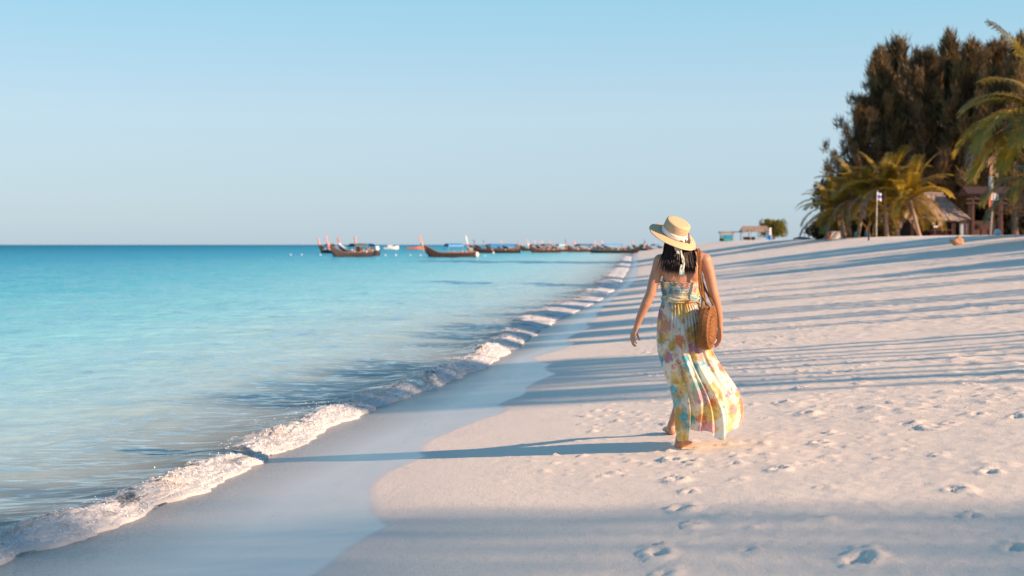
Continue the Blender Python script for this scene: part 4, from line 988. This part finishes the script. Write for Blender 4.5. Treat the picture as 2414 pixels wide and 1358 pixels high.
# thatched hut
Yh = 113.0; hb_ = onland(2205, Yh); m_px = Yh / F; zg = hb_.z
hut = empty('thatched_hut', hb_)
X_ = lambda px: (px - 2205) * m_px
Z_ = lambda py: H - (py - HY) * m_px - zg
thatched_roof('roof', hut, X_(2128), X_(2276), -1.9, 2.2, Z_(523), X_(2178), X_(2222), Z_(457), M['thatch'])
mb = MB(); mb.box((X_(2202), 1.7, Z_(523) / 2), (X_(2268) - X_(2136), .12, Z_(523) - .02)); mb.build('back_wall', M['wood_dark'], hut)
mb = MB(); mb.box((X_(2138), .1, Z_(523) / 2), (.1, 3.0, Z_(523) - .03)); mb.build('side_wall', M['wood_dark'], hut)
for px in (2140, 2190, 2231, 2268): MB().box((X_(px), -1.55, Z_(523) / 2 - .05), (.12, .12, Z_(523) + .1)).build('post', M['wood_dark'], hut)
MB().box((X_(2253), -1.45, Z_(523) / 2 - .06), (.30, .06, Z_(523) - .16)).build('shutter', M['grey_blue'], hut)
MB().box((X_(2266), -1.40, Z_(523) / 2 - .06), (.16, .06, Z_(523) - .16)).build('shutter', M['grey_blue'], hut)
mb = MB(); mb.box((X_(2205), -1.35, .55), (1.6, .5, .08)); mb.box((X_(2205), -1.2, .25), (1.5, .1, .55)); mb.build('counter', M['wood_red'], hut)
for px in (2188, 2193): MB().sphere((X_(px), -1.62, Z_(535)), .09, 10, 7).build('float_ball', M['white'], hut)
tag(hut, 'open hut with a shaggy grey thatched roof behind the palm clump', 'hut')
# timber pavilion: the shade it stands in is put into darkened timber
Yp = 112.0; pb = onland(2312, Yp); pav = empty('timber_pavilion', pb); m_px = Yp / F
X_ = lambda px: (px - 2312) * m_px
Z_ = lambda py: H - (py - HY) * m_px - pb.z
for px, dy in ((2284, -1), (2300, 1), (2350, -1), (2366, 1)): MB().box((X_(px), dy, Z_(470) / 2 - .05), (.18, .18, Z_(470) + .1)).build('post', M['wood_red'] if dy < 0 else M['wood_dark'], pav)
for py in (460, 470, 480): MB().box((X_(2320), -1.12, Z_(py)), (X_(2378) - X_(2272), .08, .12)).build('beam', M['wood_dark'], pav)
mb = MB()
for dy in (-1.3, 1.3): mb.poly([(X_(2268), dy, Z_(458)), (X_(2382), dy, Z_(458)), (X_(2382), 0, Z_(440)), (X_(2268), 0, Z_(440))]); mb.poly([(X_(2268), dy, Z_(458) - .08), (X_(2268), 0, Z_(440) - .08), (X_(2382), 0, Z_(440) - .08), (X_(2382), dy, Z_(458) - .08)])
mb.build('roof', M['wood_dark'], pav)
MB().box((X_(2325), 1.1, Z_(520) / 2), (X_(2376) - X_(2274), .1, Z_(520))).build('rear_wall', M['wood_dark'], pav)
for px, w_ in ((2297, .5), (2318, .7)): MB().box((X_(px), -.4, .30), (w_, .5, .6)).box((X_(px), -.15, .75), (w_, .08, .5)).build('bench', M['wood_red'], pav)
tag(pav, 'red brown timber pavilion with shade in its colour, right of the thatched hut', 'pavilion')
# post with orange boards and a white bundle
Yq = 78.0; qb = onland(2334, Yq); sp = empty('sign_post', qb); m_px = Yq / F
Z_ = lambda py: H - (py - HY) * m_px - qb.z
MB().tube([(0, 0, -.2), (.10, 0, Z_(500)), (.16, 0, Z_(452))], [.055, .05, .045], 10).build('pole', M['wood_grey'], sp, True)
mb = MB(); mb.box((-.04, -.10, Z_(475)), (.09, .05, .95)); mb.box((.02, -.10, Z_(491)), (.24, .05, .10)); mb.box((.10, -.10, Z_(457)), (.42, .05, .05)); mb.build('orange_board', M['orange'], sp)
for x in (.055, .215): MB().box((x, -.11, Z_(464)), (.09, .06, .38)).build('white_board', M['white'], sp)
MB().box((.36, -.11, Z_(466)), (.13, .06, .36)).build('blue_board', M['grey_blue'], sp)
mb = MB(); rng = random.Random(2)
for j in range(9): a = j * .7; mb.tube([(.02 + .05 * math.cos(a), -.05 + .04 * math.sin(a), Z_(455)), (.03 + .07 * math.cos(a), -.05 + .05 * math.sin(a), Z_(436)), (.06 + .10 * math.cos(a + .3), -.05 + .05 * math.sin(a), Z_(418) + .06 * rng.random())], [.03, .045, .035], 6)
mb.build('white_bundle', M['white'], sp, True)
tag(sp, 'leaning pale post carrying orange boards and a white cloth bundle', 'sign')
g = onland(2351, 76); lb = MB(); lb.sphere((0, 0, .16), .19, 14, 9); o = lb.build('float_ball', M['offwhite'], None, True, g); tag(o, 'pale round float lying at the foot of the leaning post', 'float')
# flagpole
fb = onland(2066, 103); fl = empty('flagpole', fb); m_px = 103 / F; zt = H - (450 - HY) * m_px - fb.z
MB().tube([(0, 0, -.2), (.03, 0, zt * .5), (.07, 0, zt)], [.028, .025, .02], 8).build('pole', M['white'], fl, True)
mb = MB()
for j in range(5):
    x0, x1 = .07 + .06 * j, .13 + .06 * j; y0, y1 = .05 * math.sin(j * 1.4), .05 * math.sin((j + 1) * 1.4)
    mb.poly([(x0, y0, zt - .62 - .03 * j), (x1, y1, zt - .65 - .03 * j), (x1, y1, zt - .1 - .03 * j), (x0, y0, zt - .07 - .03 * j)])
    mb.poly([(x0, y0 + .012, zt - .07 - .03 * j), (x1, y1 + .012, zt - .1 - .03 * j), (x1, y1 + .012, zt - .65 - .03 * j), (x0, y0 + .012, zt - .62 - .03 * j)])
t = NT('striped_flag'); co = t.co(); z_ = t.n('ShaderNodeSeparateXYZ', inp={'Vector': co}).outputs[2]
st_ = t.ramp(t.math('DIVIDE', t.math('SUBTRACT', z_, zt - .75), .7), [(0, (.7, .7, .75)), (.3, (.08, .12, .5)), (.62, (.75, .75, .78))], 'CONSTANT')
mb.build('flag', t.done(t.pbr(Base_Color=st_, Roughness=.7)), fl); tag(fl, 'thin white flagpole with a small blue and white flag before the palms', 'flag')
# white box with orange end, drums, leaning stake, blue frame, driftwood
g = onland(1969, 112); bx = empty('cool_box', g); MB().box((.0, 0, .27), (.72, .5, .54)).build('box', M['offwhite'], bx); MB().box((0, 0, .57), (.76, .54, .06)).build('lid', M['white'], bx); MB().box((-.46, 0, .27), (.18, .48, .52)).build('orange_end', M['orange'], bx)
tag(bx, 'white box with an orange end in front of the leftmost palm trunks', 'box')
for px, c_, lab in ((2019, 'teal', 'small teal barrel between the palm trunks left of the flagpole'), (2044, 'blue', 'small blue barrel just left of the flagpole')):
    o = MB().lathe([(.001, 0), (.17, 0), (.19, .15), (.19, .3), (.17, .45), (.001, .45)], 14).build('barrel', M[c_], None, True, onland(px, 113)); tag(o, lab, 'barrel', 'barrels among the palms')
g = ground_at(2047, 567); o = MB().tube([(.0, 0, -.1), (.05, 0, .35), (.03, 0, .75), (.10, 0, 1.15)], [.05, .06, .045, .03], 8).build('stake', M['wood_dark'], None, True, g); tag(o, 'short dark stake stuck in the sand in front of the palms', 'stake')
g = onland(1906, 140); sw_ = empty('swing_frame', g)
for (x0, x1, y) in ((-.55, -.18, -.3), (.05, -.2, -.3), (.0, .22, .3), (.5, .24, .3)): MB().tube([(x0, y, -.05), (x1, 0, 1.45)], .035, 6).build('leg', M['grey_blue'], sw_)
MB().tube([(-.25, 0, 1.0), (.3, 0, 1.05)], .03, 6).build('crossbar', M['blue'], sw_)
tag(sw_, 'thin blue wooden frame standing on the sand left of the palm clump', 'frame')
g = onland(1893, 146); o = MB().tube([(-1.0, 0, .05), (-.4, .1, .14), (.3, 0, .12), (.9, .1, .07)], [.05, .12, .11, .05], 8).build('driftwood_log', M['wood_dark'], None, True, g); tag(o, 'dark driftwood log lying by the thin blue frame', 'log')
g = ground_at(2257, 577); mb = MB(); mb.sphere((0, 0, .12), .26, 16, 11, (1.15, .9, .75)); me_v = []
for v in mb.v: n_ = 1 + .22 * math.sin(v[0] * 17 + 1) * math.cos(v[1] * 15) + .14 * math.sin(v[2] * 23 + v[0] * 9); me_v.append((v[0] * n_, v[1] * n_, v[2] * n_))
mb.v = me_v; o = mb.build('coconut_husk', plain('husk', (.42, .24, .13), .9, .3, 9, bump=.6), None, True, g); tag(o, 'lumpy orange brown husk lying alone on the upper sand', 'husk')
g = ground_at(1736, 753); mb = MB(); mb.tube([(-.11, 0, .012), (-.03, .02, .03), (.06, 0, .022), (.12, .03, .008)], [.006, .011, .010, .005], 6); mb.tube([(-.02, .015, .028), (.02, .07, .035), (.05, .09, .02)], [.008, .006, .003], 5)
o = mb.build('twig', M['wood_grey'], None, True, g); tag(o, 'small forked twig on the sand right of her bag strap', 'twig')
# far shelter and kiosk
g = onland(1712, 262); ki = empty('beach_kiosk', g)
MB().box((0, 0, .62), (2.1, 1.6, 1.2)).build('cabin', M['teal'], ki); MB().box((0, 0, 1.62), (2.5, 2.0, .42)).build('roof', M['thatch'], ki)
for x in (-1, 1): MB().box((x, -.8, .85), (.09, .09, 1.6)).build('post', M['wood_grey'], ki)
MB().box((.2, -.84, .85), (1.1, .06, .35)).build('hatch', M['blue'], ki); MB().sphere((-.95, -1.2, .3), .42, 10, 7, (1.2, 1, .75)).build('covered_heap', M['wood_dark'], ki, True)
tag(ki, 'small teal kiosk with a flat grey roof, farthest left on the beach', 'kiosk')
g = onland(1779, 232); sh = empty('beach_shelter', g)
thatched_roof('roof', sh, -2.4, 2.3, -1.4, 1.4, 1.35, -1.9, 2.0, 2.25, M['thatch'], 4)
for x in (-2.1, -.8, .7, 2.1):
    for y in (-1.1, 1.1): MB().box((x, y, .68), (.11, .11, 1.4)).build('post', M['wood_grey'], sh)
MB().box((-.9, .2, .35), (1.9, .8, .5)).build('bench', M['wood_dark'], sh); MB().box((1.95, -1.3, .75), (.5, .1, 1.1)).build('blue_panel', M['blue'], sh); MB().box((2.32, -1.35, 1.1), (.32, .1, 2.0)).build('white_panel', M['white'], sh)
MB().box((-3.0, 0, 1.40), (1.3, 1.6, .12)).build('awning', M['wood_dark'], sh)
for y in (-.7, .7): MB().box((-3.5, y, .68), (.08, .08, 1.4)).build('post', M['wood_grey'], sh)
tag(sh, 'open beach shelter with a pale thatched roof beside the round tree', 'shelter')
g = onland(1816, 228); o = MB().lathe([(.001, 0), (.3, 0), (.33, .4), (.3, .85), (.001, .85)], 14).build('barrel', M['blue'], None, True, g); tag(o, 'blue barrel between the far shelter and the round tree', 'barrel')

# ------------------------------------------------------------------ longtail boats
def boat(bow, stern, wy, L, hull, inside, canopy, prow, cloth, label, away=1, seed=0, can=(.42, .68), rail=None, ball=None, name='longtail_boat', prow_h=2.75):
    Y = H * F / (wy - HY); m_px = Y / F; X0, X1 = (bow - CX) * m_px, (stern - CX) * m_px
    ext = X1 - X0; L = max(L, abs(ext) * 1.02); ang = math.acos(max(-1, min(1, ext / L))) * away
    o = empty(name, ((X0 + X1) / 2, Y, 0), ang); o.scale = (1, 1.1, 1.18); rd = random.Random(seed); ns, nc = 26, 9
    def sect(s):
        b = .82 * (math.sin(math.pi * min(1, .03 + s * .80)) ** .75) * (1 if s < .6 else 1 - .25 * (s - .6)); gz_ = .62 + 1.05 * max(0, (.32 - s) / .32) ** 2.0 + .10 * max(0, (s - .8) / .2)
        kz = -.28 + 1.3 * max(0, (.14 - s) / .14) ** 1.6; return max(b, .05), gz_, kz
    for nm, inset, mt in (('hull', 0, hull), ('inside', .06, inside)):
        mb = MB()
        for i in range(ns + 1):
            s = i / ns; b, gz_, kz = sect(s); b = max(b - inset, .02); x = -L / 2 + L * s
            for k in range(nc):
                u = -1 + 2 * k / (nc - 1); q_ = abs(u); y = b * math.copysign(q_ ** .75, u); z = kz + inset * 2 + (gz_ - kz - inset * 1.4) * q_ ** 2.4
                mb.v.append((x - .35 * max(0, (.12 - s) / .12) * (z / 1.5), y, z))
        for i in range(ns):
            for k in range(nc - 1): a = i * nc + k; mb.f.append((a, a + 1, a + nc + 1, a + nc) if inset else (a, a + nc, a + nc + 1, a + 1))
        mb.f.append(tuple(ns * nc + k for k in range(nc))); mb.f.append(tuple(k for k in range(nc))[::-1])
        mb.build(nm, mt, o, True)
    for sg in (-1, 1):
        mb = MB(); pts = []
        for i in range(ns + 1): s = i / ns; b, gz_, kz = sect(s); pts.append((-L / 2 + L * s - .35 * max(0, (.12 - s) / .12) * (gz_ / 1.5), sg * b, gz_ - .02))
        mb.tube(pts, .05, 5); mb.build('gunwale', rail or inside, o)
    MB().tube([(-L / 2 - .2, 0, .9), (-L / 2 - .5, 0, 1.6), (-L / 2 - .85, 0, prow_h)], [.17, .15, .12], 6, True, .6).build('prow_post', prow, o)
    mb = MB(); mb.tube([(-L / 2 - .45, 0, 1.38), (-L / 2 - .56, 0, 1.78)], [.24, .22], 8)
    for j in range(3): mb.tube([(-L / 2 - .5 + .06 * j, .1 - .1 * j, 1.45), (-L / 2 - .48 + .09 * j, .12 - .1 * j, 1.05 - .1 * j)], [.05, .03], 5)
    mb.build('prow_cloth', cloth, o, True)
    if canopy is not None:
        x0, x1 = -L / 2 + L * can[0], -L / 2 + L * can[1]; mb = MB(); n = 8
        for i in range(n):
            u0, u1 = -1 + 2 * i / n, -1 + 2 * (i + 1) / n; z0, z1 = 1.72 - .18 * u0 * u0, 1.72 - .18 * u1 * u1
            mb.poly([(x0, .72 * u0, z0), (x1, .72 * u0, z0), (x1, .72 * u1, z1), (x0, .72 * u1, z1)]); mb.poly([(x0, .72 * u0, z0 - .04), (x0, .72 * u1, z1 - .04), (x1, .72 * u1, z1 - .04), (x1, .72 * u0, z0 - .04)])
        for sg in (-1, 1): mb.poly([(x0, .72 * sg, 1.54), (x1, .72 * sg, 1.54), (x1, .74 * sg, 1.34), (x0, .74 * sg, 1.34)])
        mb.build('canopy', canopy, o)
        for x in (x0 + .08, x1 - .08):
            for sg in (-1, 1): MB().tube([(x, .68 * sg, .4), (x, .68 * sg, 1.56)], .03, 5).build('canopy_post', M['wood_grey'], o)
    for j, u in enumerate((.25, .38, .55, .72)): b = sect(u)[0]; MB().box((-L / 2 + L * u, 0, .42), (.28, 2 * b - .16, .05)).build('thwart', inside, o)
    mb = MB(); mb.box((L / 2 - .75, 0, 1.0), (.7, .4, .42)); mb.box((L / 2 - .75, 0, .6), (.16, .16, .6)); mb.tube([(L / 2 - .4, 0, .95), (L / 2 + .9, .1, .25)], [.05, .03], 6); mb.tube([(L / 2 - 1.0, 0, 1.05), (L / 2 - 1.9, 0, 1.25)], .025, 5); mb.build('engine', M['metal'], o)
    for j in range(3): MB().sphere((-L / 2 + L * rd.uniform(.3, .8), rd.choice((-.75, .75)), .7), .14, 8, 6).build('fender', M['white'] if rd.random() < .6 else M['orange'], o, True)
    if ball: MB().sphere((L / 2 + .12, -.2, ball), .36, 12, 9).build('round_float', M['white'], o, True)
    tag(o, label, 'boat', 'longtail boats moored off the beach'); return o
hl, hd_, hi_ = M['hull'], M['hull2'], M['hull_in']; bt = M['blue_tarp']; pk, rc, wh, og = M['pink'], M['redcloth'], M['white'], M['orange']
M['pale_tarp'] = plain('pale_blue_tarp', (.30, .48, .55), .5, .2, 3); M['dark_tarp'] = plain('dark_tarp', (.035, .07, .10), .6, .3, 3); M['prow_wood'] = plain('varnished_prow', (.48, .15, .08), .4, .2, 4); pw = M['prow_wood']; pt_, dt = M['pale_tarp'], M['dark_tarp']
boat(750, 800, 597, 8, hl, hi_, dt, pw, pk, 'leftmost longtail boat, small and partly hidden by its neighbour', -1, 1)
boat(785, 872, 606, 8, hd_, hi_, dt, pk, pk, 'nearest longtail of the left group, pink prow and dark hull', 1, 2, can=(.5, .8))
boat(801, 884, 600, 8, hl, wh, M['blue'], rc, wh, 'longtail with a red prow post and white foredeck in the left group', -1, 3, can=(.35, .7))
boat(836, 895, 603, 8, hl, hi_, bt, pw, pk, 'longtail in the left group with a big white float at its stern', -1, 4, ball=1.05)
boat(1004, 1119, 607, 8, hl, hi_, bt, M['orange'], M['grey_blue'], 'lone brown longtail with an orange prow between two boat groups', 1, 5, can=(.42, .72), ball=.35)
boat(1108, 1226, 597, 10.5, hl, hi_, M['blue'], wh, pk, 'long brown longtail with a white prow, leading the right group', 1, 6, can=(.40, .86), prow_h=3.2)
boat(1122, 1182, 593, 9, hd_, hi_, bt, M['metal'], pk, 'longtail with a dark prow just behind the white prowed one', -1, 7)
boat(1146, 1226, 592, 9, hd_, hi_, dt, M['metal'], pk, 'longtail with the second dark prow in the right group', 1, 8)
boat(1186, 1240, 590.5, 9, hl, hi_, bt, pk, pk, 'far longtail showing a pink prow over the white prowed boat', -1, 9)
boat(1226, 1290, 592, 9, hl, hi_, dt, pw, pk, 'longtail with a short dark red prow behind the white prowed boat stern', 1, 10)
boat(1248, 1321, 596, 9, hl, hi_, dt, pk, wh, 'near longtail in the middle of the right group, dark tarp and pink prow', 1, 11, rail=hi_)
boat(1266, 1340, 592, 9, hl, og, pt_, pk, wh, 'longtail with a bright orange foredeck in the right group', -1, 12)
boat(1283, 1352, 590.5, 9, hd_, hi_, bt, pk, pk, 'far longtail with a bright blue tarp in the middle of the right group', 1, 13)
boat(1300, 1366, 594, 9, hl, hi_, pt_, pk, pk, 'longtail with a pale blue cabin roof in the right group', 1, 14, can=(.2, .5))
boat(1337, 1397, 594.5, 9, hl, hi_, dt, M['metal'], pk, 'longtail with a dark prow left of the pale railed boat', 1, 15)
boat(1359, 1412, 591.5, 9, hl, hi_, bt, pk, pk, 'longtail with a pink prow left of the pale railed boat', -1, 16)
boat(1511, 1393, 597, 11, hd_, M['green_rail'], None, M['metal'], M['green_rail'], 'dark longtail with pale green rails, its bow pointing to the beach', 1, 17, rail=M['green_rail'], prow_h=2.1)
boat(1406, 1474, 591.5, 10, hl, hi_, bt, pk, pk, 'longtail under a long bright blue tarp behind the pale railed boat', 1, 18, can=(.2, .85))
boat(1425, 1486, 590, 9, hd_, hi_, bt, pk, pk, 'far longtail with a pink prow behind the long bright blue tarp', -1, 19)
boat(1496, 1534, 591, 9, hl, hi_, dt, pk, pk, 'longtail with a pink prow near the beach beside the woman', -1, 20)
boat(1520, 1566, 593, 9, hd_, hi_, bt, M['metal'], pk, 'longtail partly hidden behind the shoulder of the woman', 1, 21)
boat(1548, 1600, 590, 9, hl, hi_, bt, pk, pk, 'rightmost longtail, showing only a pink prow beside the woman', 1, 22)
# two far boats beyond the group
def launch(bow, stern, wy, hullm, topm, name, label):
    Y = H * F / (wy - HY); m_px = Y / F; L = abs(stern - bow) * m_px; sg = 1 if bow > stern else -1; o = empty(name, (((bow + stern) / 2 - CX) * m_px, Y, 0), 0 if sg > 0 else pi)
    mb = MB(); ns = 14
    for i in range(ns + 1):
        s = i / ns; b = 1.15 * (1 - max(0, (s - .45) / .55) ** 2.2) + .03; zt = .8 + .7 * s ** 2.2; x = -L / 2 + L * s
        mb.v += [(x, -b, zt), (x - .1, -b * .75, .1), (x - .15, 0, -.3), (x - .1, b * .75, .1), (x, b, zt), (x, 0, zt - .12)]
    for i in range(ns):
        for k in range(6): a = i * 6 + k; c = i * 6 + (k + 1) % 6; mb.f.append((a, c, c + 6, a + 6))
    mb.f.append((5, 4, 3, 2, 1, 0)); mb.build('hull', hullm, o)
    MB().box((-.4, 0, 1.25), (L * .32, 1.5, .8)).build('cabin', topm, o); MB().box((-.4, 0, 1.72), (L * .42, 1.8, .1)).build('roof', topm, o)
    MB().box((-.4 + L * .165, 0, 1.35), (.05, 1.2, .4)).build('windscreen', M['metal'], o); MB().box((-L / 2 - .15, 0, .6), (.4, .5, .8)).build('outboard_motor', M['metal'], o)
    tag(o, label, 'boat')
launch(940, 905, 588, M['white'], M['white'], 'motor_boat', 'white motorboat far out between the longtail groups')
launch(1000, 958, 588, M['orange'], M['blue'], 'motor_boat', 'orange boat with a blue cabin beside the lone longtail prow')
for i, (px, py, r, lab) in enumerate([(908, 601, .22, 'white mooring buoy nearest the stern of the left boat group'), (933, 601.5, .24, 'second white mooring buoy right of the left boat group'), (967, 601, .19, 'third white mooring buoy right of the left boat group'), (991, 601.5, .2, 'white mooring buoy just left of the lone longtail'),
        (1163, 595.5, .34, 'pale round buoy beside the hull of the white prowed longtail'), (1143, 602.5, .17, 'small white buoy in front of the white prowed longtail'), (755, 600, .2, 'white buoy below the leftmost longtail'), (685, 600, .2, 'leftmost white buoy on the open water'), (711, 600, .18, 'second white buoy from the left on the open water')]):
    Y = H * F / (py + 2 - HY); o = empty('mooring_buoy', ((px - CX) / F * Y, Y, 0)); r *= .7
    MB().sphere((0, 0, r * .55), r, 12, 9).build('float', M['white'], o, True); MB().tube([(0, 0, r * 1.4), (0, 0, r * 1.9)], r * .15, 6).build('eye', M['metal'], o)
    tag(o, lab, 'buoy', 'mooring buoys')
